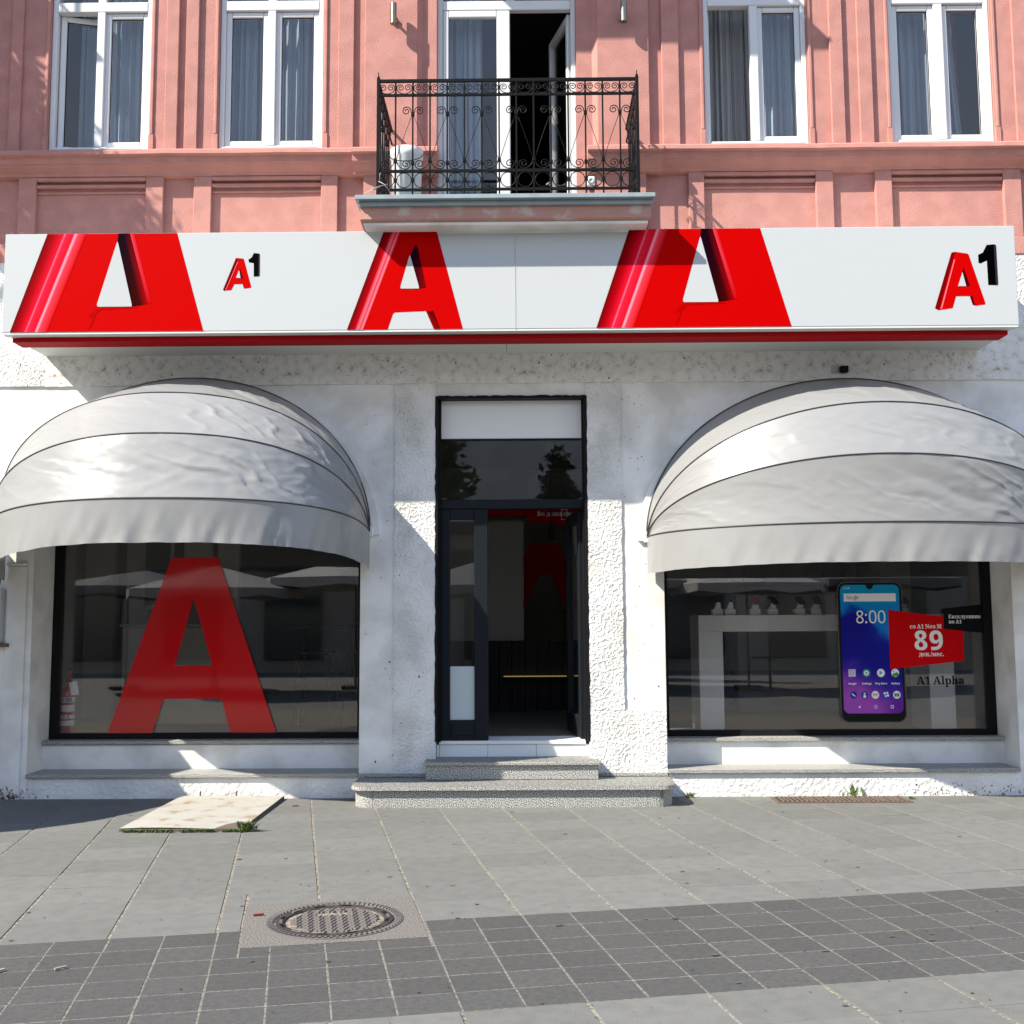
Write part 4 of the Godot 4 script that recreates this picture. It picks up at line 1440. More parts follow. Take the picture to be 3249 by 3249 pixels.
	text("board_text", "Во движење", Vector3(0.185, 2.875, -2.957), 0.052, M.white_print, t)
	st = S()
	ring(st, 0.475, 0.55, 2.80, 2.93, 0.008, -2.96, -2.957, 0.0)
	put("phone_icon", st, M.white_print, t)
	t = thing("counter", "dark slatted counter with a lit edge deep in the doorway", "counter")
	for k in 12:
		put("slat", box(-0.9 + k * 0.155, -0.755 + k * 0.155, 0.5, 1.35, -3.6, -3.4, 0.006), M.shop_dark, t)
	put("shelf_edge", box(-0.25, 0.95, 0.905, 0.918, -3.4, -3.3), M.shop_dark, t)
	put("light_strip", box(-0.23, 0.93, 0.918, 0.927, -3.4, -3.302), M.led, t)
	t = thing("red_letter_stand", "dim red letter A standing behind the counter in the doorway", "letter")
	st = S()
	prism(st, P2([-0.42, 1.35, -0.15, 1.35, 0.22, 2.2, 0.40, 2.2, 0.60, 1.6, 0.60, 1.35, 0.86, 1.35, 0.50, 2.62, 0.10, 2.62]), 2, -4.4, -4.3)
	put("letter", st, M.red_strip, t)
	t = thing("wall_poster", "narrow beige poster with black letters inside the door, right edge", "poster", Vector3(0.605, 2.40, -0.95))
	put("board", box(-0.075, 0.06, -0.13, 0.17, -0.012, 0.0, 0.002), M.shop_panel, t)
	text("poster_text", "ТЕ", Vector3(-0.055, 0.02, 0.001), 0.038, M.black_print, t)
	t = thing("spotlight", "small black ceiling spotlight hanging in front of the header board", "lamp")
	st = S(false)
	tube(st, PackedVector3Array([Vector3(0.35, 2.55, -2.8), Vector3(0.35, 2.72, -2.8)]), 0.035, 12)
	tube(st, PackedVector3Array([Vector3(0.35, 2.72, -2.8), Vector3(0.35, 4.0, -2.8)]), 0.008, 6)
	put("housing", st, M.shop_dark, t)
	put("inner_wall_panel", box(-0.95, 0.02, 1.35, 2.85, -3.75, -3.65), M.shop_wall, thing("back_panel", "olive grey back wall panel behind the counter in the doorway", "wall panel"))


# ------------------------------------------------------------------ prints in the shop windows
func build_window_prints():
	var z := -0.4615
	var t := thing("window_letter", "large red letter A behind the glass of the left shop window", "letter")
	var st := S()
	prism(st, P2([-3.985, 0.545, -3.555, 0.545, -3.462, 0.868, -2.886, 0.868, -2.80, 0.545, -2.362, 0.545, -2.953, 2.224, -3.41, 2.224, -3.70, 1.37, -3.43, 1.37, -3.18, 1.84, -2.99, 1.182, -3.354, 1.182, -3.43, 1.37, -3.70, 1.37]), 2, z - 0.008, z, false)
	# face as three pieces round the counter
	for p in [[-3.985, 0.545, -3.555, 0.545, -3.354, 1.182, -3.182, 1.84, -3.182, 2.224, -3.41, 2.224], [-2.362, 0.545, -2.953, 2.224, -3.182, 2.224, -3.182, 1.84, -2.99, 1.182, -2.80, 0.545], [-3.462, 0.868, -2.886, 0.868, -2.99, 1.182, -3.354, 1.182]]:
		var q := P2(p)
		var ix := Geometry2D.triangulate_polygon(q)
		for i in range(0, ix.size(), 3):
			tri(st, lift(q[ix[i]], 2, z + 0.0006), lift(q[ix[i + 1]], 2, z + 0.0006), lift(q[ix[i + 2]], 2, z + 0.0006), Vector3.BACK)
	st = S()
	for p in [[-3.985, 0.545, -3.555, 0.545, -3.354, 1.182, -3.182, 1.84, -3.182, 2.224, -3.41, 2.224], [-2.362, 0.545, -2.953, 2.224, -3.182, 2.224, -3.182, 1.84, -2.99, 1.182, -2.80, 0.545], [-3.462, 0.868, -2.886, 0.868, -2.99, 1.182, -3.354, 1.182]]:
		prism(st, P2(p), 2, z - 0.007, z)
	put("letter", st, M.red, t)

	# phone poster
	t = thing("phone_poster", "tall cut out poster of a smartphone stuck in the right shop window", "poster")
	var body := rounded_rect(3.045, 3.655, 0.622, 1.945, 0.075)
	st = S()
	prism(st, body, 2, -0.468, -0.460)
	put("phone_body", st, M.black_frame, t)
	st = S()
	prism(st, rounded_rect(3.036, 3.664, 0.613, 1.954, 0.082), 2, -0.4685, -0.462)
	put("phone_edge", st, M.phone_metal, t)
	var img := Image.create(300, 620, false, Image.FORMAT_RGB8)
	draw_screen(img)
	var sm := StandardMaterial3D.new()
	sm.resource_name = "phone_screen"
	sm.albedo_texture = ImageTexture.create_from_image(img)
	sm.roughness = 0.6
	sm.metallic_specular = 0.2
	var x0 := 3.066
	var x1 := 3.634
	var y0 := 0.700
	var y1 := 1.925
	st = S()
	var sp := rounded_rect(x0, x1, y0, y1, 0.055)
	var ix := Geometry2D.triangulate_polygon(sp)
	for i in range(0, ix.size(), 3):
		var q := [ix[i], ix[i + 1], ix[i + 2]]
		if (sp[q[1]] - sp[q[0]]).cross(sp[q[2]] - sp[q[0]]) > 0.0: q = [q[0], q[2], q[1]]
		for k in q:
			st.set_uv(Vector2((sp[k].x - x0) / (x1 - x0), (y1 - sp[k].y) / (y1 - y0)))
			st.add_vertex(Vector3(sp[k].x, sp[k].y, -0.4588))
	put("screen", st, sm, t)
	st = S()
	var nt := PackedVector2Array([Vector2(3.305, 1.926), Vector2(3.395, 1.926)])
	for k in 9:
		var a := PI * k / 8.0
		nt.append(Vector2(3.35 + 0.032 * cos(a), 1.912 - 0.03 * sin(a)))
	prism(st, nt, 2, -0.459, -0.4578)
	put("notch", st, M.black_frame, t)
	put("search_bar", box(3.10, 3.60, 1.765, 1.842, -0.4588, -0.4576), M.white_print, t)
	var gx := 3.125
	var gc := [Color(0.35, 0.45, 0.75), Color(0.85, 0.30, 0.22), Color(0.90, 0.72, 0.25), Color(0.35, 0.45, 0.75), Color(0.35, 0.62, 0.36), Color(0.85, 0.30, 0.22)]
	var adv := [0.026, 0.020, 0.020, 0.019, 0.009, 0.018]
	for k in 6:
		var lm := StandardMaterial3D.new()
		lm.albedo_color = gc[k]
		text("search_text", "Google"[k], Vector3(gx, 1.803, -0.4568), 0.034, lm, t, "Droid Sans", false)
		gx += adv[k]
	text("clock", "8:00", Vector3(3.352, 1.612, -0.4578), 0.118, M.white_print, t, "Droid Sans", false, HORIZONTAL_ALIGNMENT_CENTER, 0.95)
	text("status_text", "A1 MK", Vector3(3.10, 1.893, -0.4578), 0.016, M.white_print, t, "Droid Sans", false)
	var ic := [["Google", 3.155], ["Settings", 3.292], ["Play Store", 3.430], ["Gallery", 3.566]]
	for q in ic:
		text("icon_caption", q[0], Vector3(q[1], 0.982, -0.4578), 0.017, M.white_print, t, "Droid Sans", true, HORIZONTAL_ALIGNMENT_CENTER)

	t = thing("price_tag", "red slanted price tag with white 89 overlapping the phone poster", "price tag")
	st = S()
	prism(st, P2([3.523, 1.684, 4.236, 1.592, 4.228, 1.195, 3.52, 1.118]), 2, -0.4572, -0.4556)
	put("card", st, M.tag_red, t)
	text("tag_text", "со A1 Neo M", Vector3(4.03, 1.522, -0.4548), 0.039, M.white_print, t, "Droid Serif", true, HORIZONTAL_ALIGNMENT_RIGHT, 0.92)
	text("tag_text", "89", Vector3(4.035, 1.383, -0.4548), 0.180, M.white_print, t, "Droid Sans", true, HORIZONTAL_ALIGNMENT_RIGHT)
	text("tag_text", "ден./мес.", Vector3(4.04, 1.258, -0.4548), 0.040, M.white_print, t, "Droid Serif", true, HORIZONTAL_ALIGNMENT_RIGHT, 0.92)
	t = thing("exclusive_tag", "small black slanted tag with white lettering at the corner of the red price tag", "tag")
	st = S()
	prism(st, P2([4.052, 1.692, 4.414, 1.731, 4.412, 1.458, 4.05, 1.499]), 2, -0.4544, -0.4530)
	put("card", st, M.tag_black, t)
	text("tag_text", "Ексклузивно", Vector3(4.095, 1.615, -0.4524), 0.034, M.white_print, t, "Droid Serif", true, HORIZONTAL_ALIGNMENT_LEFT, 0.95)
	text("tag_text", "во А1", Vector3(4.095, 1.566, -0.4524), 0.034, M.white_print, t, "Droid Serif", true, HORIZONTAL_ALIGNMENT_LEFT, 0.95)
	t = thing("window_lettering", "black A1 Alpha lettering on the glass below the red price tag", "lettering")
	text("lettering", "A1 Alpha", Vector3(3.775, 1.005, -0.4675), 0.072, M.black_print, t, "Droid Serif", true, HORIZONTAL_ALIGNMENT_LEFT, 0.98)


func rounded_rect(x0: float, x1: float, y0: float, y1: float, r: float) -> PackedVector2Array:
	var p := PackedVector2Array()
	for q in [[x1 - r, y1 - r, 0.0], [x0 + r, y1 - r, 0.5 * PI], [x0 + r, y0 + r, PI], [x1 - r, y0 + r, 1.5 * PI]]:
		for k in 7:
			var a: float = q[2] + PI / 2 * k / 6.0
			p.append(Vector2(q[0] + r * cos(a), q[1] + r * sin(a)))
	return p


func draw_screen(img: Image):
	var w := img.get_width()
	var h := img.get_height()
	var n := noise(0.006, 400, FastNoiseLite.TYPE_SIMPLEX_SMOOTH, 4)
	for y in h:
		for x in w:
			var u := float(x) / w
			var v := float(y) / h
			var wob := 0.10 * n.get_noise_2d(x, y)
			var c := Color(0.08, 0.62, 0.80).lerp(Color(0.05, 0.50, 0.85), clampf(v * 4.0, 0, 1))
			var edge := 0.20 + 0.16 * u * u + 0.12 * smoothstep(0.35, 0.75, u) + wob
			c = c.lerp(Color(0.10, 0.10, 0.56), smoothstep(edge - 0.06, edge + 0.07, v))
			var tongue := exp(-pow((u - 0.86) / 0.25, 2.0) - pow((v - 0.36) / 0.075, 2.0))
			c = c.lerp(Color(0.10, 0.52, 0.86), 0.75 * tongue)
			var mag := smoothstep(0.60, 0.98, v + 0.20 * (0.5 - u) + wob)
			c = c.lerp(Color(0.66, 0.32, 0.72), mag * 0.95)
			c = c.lerp(Color(0.33, 0.12, 0.55), 0.7 * smoothstep(0.82, 0.95, v) * smoothstep(0.5, 0.95, u))
			img.set_pixel(x, y, c)
	# icons: two rows and the navigation keys
	var put_disc := func(cx: float, cy: float, r: float, col: Color):
		for y in range(int(cy - r - 1), int(cy + r + 2)):
			for x in range(int(cx - r - 1), int(cx + r + 2)):
				if x >= 0 and y >= 0 and x < w and y < h:
					var a := clampf(r - Vector2(x - cx, y - cy).length() + 0.5, 0.0, 1.0)
					img.set_pixel(x, y, img.get_pixel(x, y).lerp(col, a))
	var wh := Color(0.93, 0.93, 0.93)
	var y1 := 426.0
	img.fill_rect(Rect2i(29, 408, 36, 36), Color(0.80, 0.78, 0.86))
	for k in 5: put_disc.call(40.0 + (k % 3) * 7, 417.0 + (k / 2) * 8, 2.2, [Color(0.8, 0.3, 0.3), Color(0.3, 0.5, 0.8), Color(0.3, 0.6, 0.4)][k % 3])
	put_disc.call(119.0, y1, 20.0, Color(0.10, 0.55, 0.50))
	for k in 8: put_disc.call(119.0 + 10.5 * cos(TAU * k / 8), y1 + 10.5 * sin(TAU * k / 8), 3.4, wh)
	put_disc.call(119.0, y1, 9.5, wh)
	put_disc.call(119.0, y1, 4.5, Color(0.10, 0.55, 0.50))
	put_disc.call(192.0, y1, 20.0, wh)
	for k in 16: img.fill_rect(Rect2i(186 + k, int(416 + k * 0.62), 1, maxi(1, int(20 - k * 1.25))), [Color(0.2, 0.65, 0.85), Color(0.3, 0.75, 0.5), Color(0.95, 0.75, 0.2)][mini(2, k / 6)])
	put_disc.call(264.0, y1, 20.0, wh)
	put_disc.call(258.0, 436.0, 9.0, Color(0.36, 0.65, 0.22))
	put_disc.call(272.0, 434.0, 10.0, Color(0.30, 0.58, 0.20))
	put_disc.call(255.0, 418.0, 2.5, Color(0.4, 0.4, 0.4))
	var y2 := 531.0
	put_disc.call(51.0, y2, 17.0, Color(0.10, 0.25, 0.62))
	for k in 12: put_disc.call(45.0 + k * 1.1, 525.0 + 12.0 * pow(k / 12.0, 0.6), 2.6, wh)
	put_disc.call(106.0, y2, 17.0, Color(0.10, 0.28, 0.62))
	put_disc.call(106.0, 525.0, 5.0, wh)
	put_disc.call(106.0, 538.0, 7.5, wh)
	put_disc.call(160.0, y2, 19.0, wh)
	for k in 11:
		put_disc.call(151.0 + k * 0.9, 524.0 + k * 0.9, 1.6, Color(0.80, 0.20, 0.18))
		put_disc.call(169.0 - k * 0.9, 524.0 + k * 0.9, 1.6, Color(0.80, 0.20, 0.18))
	img.fill_rect(Rect2i(150, 524, 3, 16), Color(0.80, 0.20, 0.18))
	img.fill_rect(Rect2i(168, 524, 3, 16), Color(0.80, 0.20, 0.18))
	put_disc.call(214.0, y2, 19.0, Color(0.14, 0.35, 0.72))
	for q in [[207, 524, 6], [220, 522, 5], [212, 537, 5], [223, 534, 6]]: put_disc.call(q[0], q[1], q[2], wh)
	put_disc.call(268.0, y2, 19.0, wh)
	img.fill_rect(Rect2i(257, 525, 23, 15), Color(0.22, 0.22, 0.22))
	put_disc.call(268.0, 532.0, 6.0, wh)
	put_disc.call(268.0, 532.0, 4.0, Color(0.25, 0.25, 0.25))
	put_disc.call(160.0, 588.0, 8.0, wh)
	put_disc.call(160.0, 588.0, 5.5, Color(0.60, 0.28, 0.68))
	img.fill_rect(Rect2i(236, 581, 15, 15), wh)
	img.fill_rect(Rect2i(239, 584, 9, 9), Color(0.40, 0.18, 0.60))
	for k in 12: img.fill_rect(Rect2i(72 + k, 588 - k / 2, 1, k + 1), wh)


# ------------------------------------------------------------------ things on the ground
func build_ground_things():
	# manhole in its square of concrete
	var t := thing("manhole_cover", "round cast iron manhole cover set in a square of rough concrete", "manhole", Vector3(-1.0296, 0, 4.110))
	t.rotation_degrees.y = 11.6
	var sq := PackedVector2Array([Vector2(-0.47, -0.425), Vector2(0.47, -0.425), Vector2(0.47, 0.425), Vector2(-0.47, 0.425)])
	var st := S()
	# concrete surround: square with a round hole, in wedges
	var ang := []
	for k in 48: ang.append(TAU * k / 48)
	for q in sq: ang.append(fposmod(q.angle(), TAU))
	ang.sort()
	for k in ang.size():
		var o := []
		for a in [ang[k], ang[(k + 1) % ang.size()]]:
			var d := Vector2(cos(a), sin(a))
			var m := minf(0.468 / maxf(absf(d.x), 1e-6), 0.423 / maxf(absf(d.y), 1e-6))
			o.append([Vector3(d.x * 0.365 + 0.012, 0.002, d.y * 0.365), Vector3(d.x * m, 0.002, d.y * m)])
		quad(st, o[0][0], o[0][1], o[1][1], o[1][0], Vector3.UP)
		quad(st, o[0][0], o[1][0], o[1][0] - Vector3(0, 0.05, 0), o[0][0] - Vector3(0, 0.05, 0), -o[0][0])
	put("concrete_surround", st, M.aggregate, t)
	st = S()
	lathe(st, [Vector2(0.366, -0.04), Vector2(0.366, 0.006), Vector2(0.352, 0.008), Vector2(0.335, 0.004), Vector2(0.322, -0.002), Vector2(0.316, -0.03)], Vector3.ZERO, 64)
	for k in 72:
		var a := TAU * k / 72
		var d := Vector3(cos(a), 0, sin(a))
		var s := Vector3(-sin(a), 0, cos(a)) * 0.007
		for q in [0.325, 0.355]:
			pass
		quad(st, d * 0.328 - s + Vector3(0, 0.011, 0), d * 0.358 - s + Vector3(0, 0.012, 0), d * 0.358 + s + Vector3(0, 0.012, 0), d * 0.328 + s + Vector3(0, 0.011, 0), Vector3.UP)
		quad(st, d * 0.328 - s + Vector3(0, 0.011, 0), d * 0.328 + s + Vector3(0, 0.011, 0), d * 0.326 + s, d * 0.326 - s, -d)
		quad(st, d * 0.328 - s + Vector3(0, 0.011, 0), d * 0.358 - s + Vector3(0, 0.012, 0), d * 0.358 - s, d * 0.328 - s, -s)
		quad(st, d * 0.328 + s + Vector3(0, 0.011, 0), d * 0.358 + s + Vector3(0, 0.012, 0), d * 0.358 + s, d * 0.328 + s, s)
	put("rim", st, M.iron_rib, t).position.x = 0.012
	st = S()
	lathe(st, [Vector2(0.312, -0.03), Vector2(0.312, 0.006), Vector2(0.302, 0.008), Vector2(0.268, 0.006), Vector2(0.262, -0.004), Vector2(0.0, -0.004)], Vector3.ZERO, 64)
	put("lid", st, M.cast_iron, t).position.x = 0.012
	st = S()
	for i in range(-9, 10):
		for j in range(-9, 10):
			var c := Vector2(i * 0.030 + (0.015 if j % 2 else 0.0), j * 0.028)
			if c.length() > 0.238: continue
			if absf(c.x) < 0.10 and c.y < -0.10 and c.y > -0.16: continue
			var v := Basis(Vector3.UP, PI / 4 + (PI / 2 if (i + j) % 2 else 0.0))
			var m := Vector3(c.x, -0.004, c.y)
			var top := []
			var low := []
			for q in [Vector2(-0.013, -0.006), Vector2(0.013, -0.006), Vector2(0.013, 0.006), Vector2(-0.013, 0.006)]:
				top.append(m + v * Vector3(q.x * 0.85, 0.013, q.y * 0.8))
				low.append(m + v * Vector3(q.x, 0, q.y))
			quad(st, top[0], top[1], top[2], top[3], Vector3.UP)
			for k in 4:
				quad(st, top[k], top[(k + 1) % 4], low[(k + 1) % 4], low[k], low[k] + low[(k + 1) % 4] - 2.0 * m)
	for k in 8:
		for w in [-0.05, 0.05]:
			var a: float = TAU * k / 8 + w
			var d := Vector3(cos(a), 0, sin(a))
			bxr(st, d * 0.285 + Vector3(0, 0.009, 0), 0.008, 0.004, 0.018, -a)
	put("tread_stud", st, M.iron_rib, t).position.x = 0.012
	st = S()
	for k in 12:
		var a := TAU * (k + 0.5) / 12
		bxr(st, Vector3(cos(a) * 0.284, 0.0066, sin(a) * 0.284), 0.010, 0.002, 0.030, -a)
	put("lid_slot", st, M.black_frame, t).position.x = 0.012

	# hatch against the base wall
	t = thing("access_hatch", "stained pale metal hatch plate lying on the pavement against the base wall", "hatch")
	st = S()
	surf(st, 12, 12, func(u, v): return Vector3(lerpf(-3.10, -2.165, u) + (0.0 if v > 0.01 else 0.0), 0.030 + 0.006 * sin(u * 5.0) * v + 0.004 * (1.0 - v), lerpf(0.05, 1.60, v)))
	put("plate", st, M.hatch, t)
	st = S()
	bx(st, -3.10, -2.165, -0.02, 0.026, 0.05, 1.60)
	put("frame", st, M.rust, t)
	st = S()
	for q in [[-2.93, 0.05], [-2.60, 0.05]]:
		bx(st, q[0] - 0.006, q[0] + 0.006, 0.02, 0.075, q[1] - 0.008, q[1] + 0.008, 0.003)
	put("hinge", st, M.rust, t)
	# drain grate
	t = thing("drain_grate", "rusty drain grate along the foot of the right base wall", "drain")
	st = S()
	bx(st, 2.22, 3.40, -0.02, 0.012, 0.08, 0.11)
	bx(st, 2.22, 3.40, -0.02, 0.012, 0.36, 0.39)
	bx(st, 2.22, 2.25, -0.02, 0.0118, 0.11, 0.36)
	bx(st, 3.37, 3.40, -0.02, 0.0118, 0.11, 0.36)
	put("frame", st, M.rust, t)
	put("pit", box(2.25, 3.37, -0.06, 0.0045, 0.11, 0.36), M.black_frame, t)
	for k in 27:
		put("bar", box(2.27 + k * 0.0415, 2.287 + k * 0.0415, 0.0045, 0.020 + rng.randf_range(-0.003, 0.003), 0.11, 0.385, 0.003), M.rust, t)
	# moss and weeds
	st = S()
	for k in 1500:
		var x := rng.randf_range(-3.09, -2.15)
		if sin(x * 17.0) + sin(x * 41.0) < -0.9: continue
		blade(st, Vector3(x, 0.0, 1.61 + absf(rng.randfn(0, 0.012))), rng.randf_range(0.008, 0.03), 0.006)
	tag(put("moss", st, M.weed), "strip of moss along the front edge of the pale hatch plate", "moss", "", "stuff")
	for q in [[-2.13, 1.58, 0.085, 90, "leafy weed at the front right corner of the pale hatch plate"], [2.98, 0.06, 0.13, 26, "thin green weed growing behind the drain grate at the wall"], [1.50, 0.05, 0.05, 20, "tiny weed at the wall foot just right of the steps"], [3.46, 0.20, 0.03, 18, "flat green tuft at the right end of the drain grate"]]:
		st = S()
		for k in q[3]:
			var a := rng.randf() * TAU
			var r := rng.randf_range(0.0, q[2] * 0.9)
			blade(st, Vector3(q[0] + cos(a) * r, 0.0, q[1] + sin(a) * r * 0.6), rng.randf_range(0.3, 1.0) * q[2], 0.011)
		tag(put("weed", st, M.weed), q[4], "weed", "weeds at the foot of the wall")
	# bits of litter
	var lit := [[-1.45, 4.02, Color(0.5, 0.08, 0.03), "small red scrap on the dark pavers left of the manhole"], [-2.42, 4.98, Color(0.6, 0.58, 0.52), "pale cigarette end on the dark pavers, farther left of two"], [-2.15, 4.94, Color(0.55, 0.53, 0.5), "pale cigarette end on the dark pavers, right of the other one"], [-1.98, 0.46, Color(0.5, 0.25, 0.08), "orange leaf scrap on the slabs right of the hatch plate"]]
	for q in lit:
		var lm := StandardMaterial3D.new()
		lm.albedo_color = q[2]
		lm.roughness = 0.9
		st = S()
		bxr(st, Vector3(q[0], 0.010, q[1]), 0.028, 0.004, 0.006, rng.randf())
		tag(put("litter", st, lm), q[3], "litter", "scraps on the pavement")


func bxr(st: SurfaceTool, c: Vector3, hx: float, hy: float, hz: float, turn: float):
	var v := Basis(Vector3.UP, turn)
	for i in 3:
		var j := (i + 1) % 3
		var k := (i + 2) % 3
		var h := Vector3(hx, hy, hz)
		for s in [-1.0, 1.0]:
			var p := []
			for q in [[-1, -1], [1, -1], [1, 1], [-1, 1]]:
				var e := Vector3.ZERO
				e[i] = s * h[i]
				e[j] = q[0] * h[j]
				e[k] = q[1] * h[k]
				p.append(c + v * e)
			var o := Vector3.ZERO
			o[i] = s
			quad(st, p[0], p[1], p[2], p[3], v * o)


func blade(st: SurfaceTool, at: Vector3, h: float, w: float):
	var a := rng.randf() * TAU
	var lean := Vector3(cos(a), 0, sin(a)) * h * rng.randf_range(0.2, 0.9)
	var s := Vector3(-sin(a), 0, cos(a)) * w
	var m := at + lean * 0.5 + Vector3(0, h * 0.7, 0)
	var e := at + lean + Vector3(0, h, 0)
	tri(st, at, m + s, m - s, Vector3.BACK)
	tri(st, m - s, m + s, e, Vector3.BACK)


# ------------------------------------------------------------------ the street behind the camera
func leaf_mesh(size: float) -> ArrayMesh:
	var st := S()
	var p := [Vector3(0, 0, 0), Vector3(size * 0.5, size * 0.08, size * 0.3), Vector3(size * 1.1, 0, 0), Vector3(size * 0.5, size * 0.08, -size * 0.3)]
	quad(st, p[0], p[1], p[2], p[3], Vector3.UP)
	st.generate_normals()
	return st.commit()


func crown(parent: Node, balls: Array, count: int, size: float, m: Material):
	var mm := MultiMesh.new()
	mm.transform_format = MultiMesh.TRANSFORM_3D
	mm.mesh = leaf_mesh(size)
	mm.instance_count = count
	var total := 0.0
	for b in balls: total += b[3] ** 3
	var k := 0
	for b in balls:
		var n := int(count * b[3] ** 3 / total)
		if b == balls[-1]: n = count - k
		for i in n:
			var d: Vector3 = Vector3(rng.randfn(), rng.randfn(), rng.randfn()).normalized() * b[3] * pow(rng.randf(), 0.45)
			var basis := Basis.from_euler(Vector3(rng.randf() * TAU, rng.randf() * TAU, rng.randf() * TAU)).scaled(Vector3.ONE * rng.randf_range(0.7, 1.3))
			mm.set_instance_transform(k, Transform3D(basis, Vector3(b[0], b[1], b[2]) + d))
			k += 1
	var o := MultiMeshInstance3D.new()
	o.multimesh = mm
	o.material_override = m
	o.name = numbered(parent, "crown")
	parent.add_child(o, true)
	o.set_meta("kind", "stuff")


func parasol(label: String, at: Vector3, r: float, h: float, m: Material):
	var t := thing("parasol", label, "parasol", at, "parasols of the cafe across the street")
	var st := S(false)
	tube(st, PackedVector3Array([Vector3(0, 0, 0), Vector3(0, h + 0.55, 0)]), 0.028, 8)
	put("pole", st, M.wood, t)
	st = S()
	for k in 8:
		var a0 := TAU * k / 8
		var a1 := TAU * (k + 1) / 8
		var p0 := Vector3(cos(a0) * r, h, sin(a0) * r)
		var p1 := Vector3(cos(a1) * r, h, sin(a1) * r)
		var top := Vector3(0, h + 0.55, 0)
		tri(st, p0, p1, top, p0 + p1 + Vector3(0, 2, 0))
		var dip := Vector3(0, 0.16, 0)
		var pm := (p0 + p1) / 2.0
		quad(st, p0, pm, pm - dip * 1.5, p0 - dip, p0 + p1)
		quad(st, pm, p1, p1 - dip, pm - dip * 1.5, p0 + p1)
	put("canopy", st, m, t)
	put("base", box(-0.3, 0.3, 0.0, 0.08, -0.3, 0.3, 0.01), M.far_dark, t)


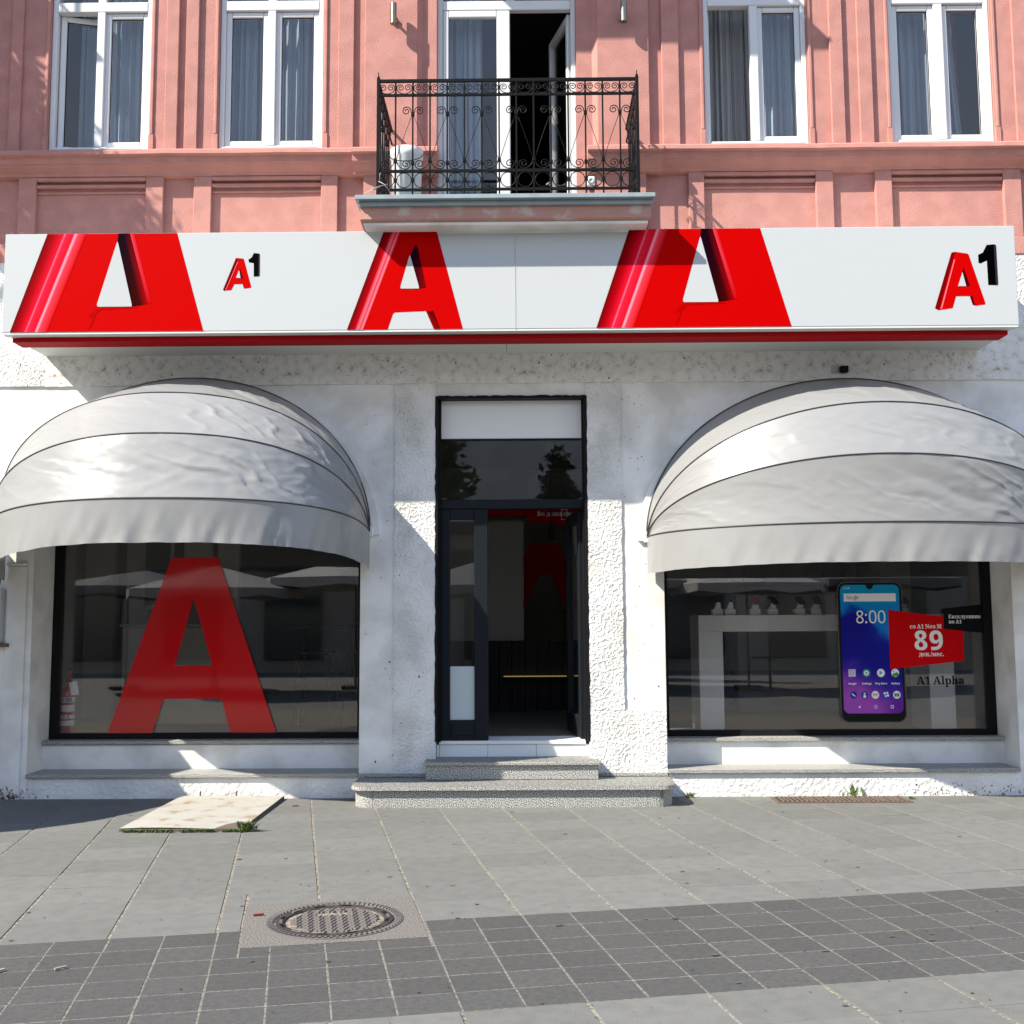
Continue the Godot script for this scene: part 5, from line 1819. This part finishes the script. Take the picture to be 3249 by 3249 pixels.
func build_street_side():
	var nb := thing("neighbour_awning", "deep pale canvas awning of the neighbouring shop, left of the left dome awning", "awning")
	var rim := P2([-5.08, 0.06, -5.13, 0.5, -5.27, 0.85, -5.40, 1.35, -5.53, 1.78, -5.70, 2.2, -5.92, 2.6, -6.2, 2.88, -6.5, 3.05, -7.2, 3.15, -8.9, 3.15])
	var aw := S()
	for k in rim.size() - 1:
		var a := rim[k]
		var b := rim[k + 1]
		var ra := Vector3(minf(a.x - 0.5, -5.9), 3.1, 0.06)
		var rb := Vector3(minf(b.x - 0.5, -5.9), 3.1, 0.06)
		quad(aw, Vector3(a.x, 2.57, a.y), Vector3(b.x, 2.57, b.y), rb, ra, Vector3(0, 1, 0.2))
		quad(aw, Vector3(a.x, 2.57, a.y), Vector3(b.x, 2.57, b.y), Vector3(b.x, 2.45, b.y), Vector3(a.x, 2.45, a.y), Vector3(1, 0, 0.5))
	put("canvas", aw, M.parasol, nb)
	put("wall_rail", box(-9.4, -5.9, 3.06, 3.12, 0.02, 0.06, 0.005), M.black_frame, nb)
	parasol("grey cafe parasol across the street, leftmost of the row", Vector3(-9.6, 0, 15.6), 1.9, 2.45, M.parasol_grey)
	parasol("beige cafe parasol across the street, second from the left", Vector3(-7.1, 0, 14.3), 2.1, 2.35, M.parasol)
	parasol("large pale cafe parasol across the street, third from the left", Vector3(-4.0, 0, 15.4), 2.4, 2.6, M.parasol_pale)
	parasol("dark grey cafe parasol across the street, in the middle of the row", Vector3(-1.1, 0, 14.2), 1.8, 2.35, M.parasol_grey)
	parasol("beige cafe parasol across the street, third from the right", Vector3(2.1, 0, 15.3), 2.2, 2.5, M.parasol)
	parasol("pale cafe parasol across the street, second from the right", Vector3(5.2, 0, 14.4), 1.9, 2.4, M.parasol_pale)
	parasol("grey cafe parasol across the street, rightmost of the row", Vector3(8.4, 0, 15.2), 2.1, 2.5, M.parasol_grey)
	for q in [[-7.0, 14.0, "leftmost"], [-3.2, 13.9, "second"], [1.6, 14.3, "third"], [5.6, 14.0, "rightmost"]]:
		var t := thing("cafe_table", "dark round cafe table under a parasol, %s of the row" % q[2], "table", Vector3(q[0], 0, q[1]), "cafe tables under the parasols")
		var st := S(false)
		lathe(st, [Vector2(0.0, 0.72), Vector2(0.4, 0.72), Vector2(0.4, 0.75), Vector2(0.0, 0.75)], Vector3.ZERO, 20)
		put("table_top", st, M.far_dark, t)
		st = S(false)
		tube(st, PackedVector3Array([Vector3(0, 0, 0), Vector3(0, 0.72, 0)]), 0.03, 8)
		put("pedestal", st, M.far_dark, t)
	# house row opposite
	var b := thing("opposite_house", "plain tan single storey shop row across the street", "building")
	put("wall", box(-26, 26, -0.1, 4.3, 24.0, 32.0), M.far_wall, b)
	put("roof", box(-26.4, 26.4, 4.3, 4.7, 23.6, 32.4, 0.05), M.far_dark, b)
	for k in 16:
		put("window", box(-24.2 + k * 3.2, -22.4 + k * 3.2, 0.4, 3.2, 23.88, 24.1, 0.02), M.far_glass, b)
	put("shop_arcade", box(-25.5, 25.5, 3.25, 3.8, 23.85, 24.0), M.far_dark, b)
	b = thing("distant_block", "long grey apartment block far behind the opposite shops", "building")
	put("wall", box(-45, 45, -0.1, 13.0, 46.0, 54.0), M.distant, b)
	put("roof", box(-45.5, 45.5, 13.0, 13.4, 45.6, 54.4, 0.05), M.far_dark, b)
	for f in 2:
		for k in 22:
			put("window", box(-43.6 + k * 4.0, -41.8 + k * 4.0, 1.6 + f * 3.4, 3.2 + f * 3.4, 45.93, 46.1, 0.02), M.far_glass, b)
	# trees
	var t := thing("street_tree", "leafy street tree at the left end of the shop front", "tree", Vector3(-10.4, 0, 2.4))
	var st := S(false)
	tube(st, PackedVector3Array([Vector3(0, -0.1, 0), Vector3(0.1, 2.0, 0), Vector3(0.0, 4.5, -0.1), Vector3(0.4, 7.5, -0.3)]), 0.2, 10, false, 0.08)
	put("trunk", st, M.bark, t)
	st = S(false)
	for q in [[0.1, 4.6, 0, 1.2, 7.6, -0.4, 3.9, 8.2, -0.9], [0.2, 5.5, 0, 1.2, 8.4, -0.6, 3.0, 9.2, -0.9], [0.0, 4.5, 0, -1.5, 6.5, 0.6, -2.4, 7.8, 1.0], [0.3, 6.5, 0, -0.6, 8.4, 0.8, -1.5, 9.6, 1.2]]:
		tube(st, PackedVector3Array([Vector3(q[0], q[1], q[2]), Vector3(q[3], q[4], q[5]), Vector3(q[6], q[7], q[8])]), 0.07, 7, false, 0.015)
	put("limb", st, M.bark, t)
	crown(t, [[2.95, 9.3, -0.9, 0.55], [3.4, 8.65, -0.9, 0.6], [3.95, 8.15, -0.9, 0.5], [4.3, 7.8, -0.9, 0.36], [3.1, 8.1, -0.9, 0.5], [2.3, 9.6, -0.6, 0.6], [-1.8, 8.9, 0.5, 1.3], [-2.8, 7.9, 0.9, 1.1]], 15000, 0.11, M.leaf)
	t = thing("cypress_tree", "dark conical conifer across the street", "tree", Vector3(1.1, 0, 20.5))
	st = S(false)
	tube(st, PackedVector3Array([Vector3(0, -0.1, 0), Vector3(0, 3, 0), Vector3(0, 5.9, 0)]), 0.14, 8, false, 0.03)
	put("trunk", st, M.bark, t)
	var balls := []
	for k in 10: balls.append([rng.randfn() * 0.08, 1.6 + k * 0.5, rng.randfn() * 0.08, 0.85 * (1.0 - k / 11.0) + 0.15])
	crown(t, balls, 9000, 0.24, M.conifer)
	t = thing("plane_tree", "broad leafy tree across the street", "tree", Vector3(-3.9, 0, 19.0))
	st = S(false)
	tube(st, PackedVector3Array([Vector3(0, -0.1, 0), Vector3(0.1, 3, 0), Vector3(0.3, 6.5, 0)]), 0.22, 8, false, 0.1)
	put("trunk", st, M.bark, t)
	crown(t, [[0, 6.5, 0, 1.7], [1.5, 6.3, 0.3, 0.8], [2.0, 5.3, 0.3, 0.6], [-1.9, 6.0, -0.3, 1.4], [0.6, 8.0, 0.2, 1.2]], 9000, 0.30, M.leaf)
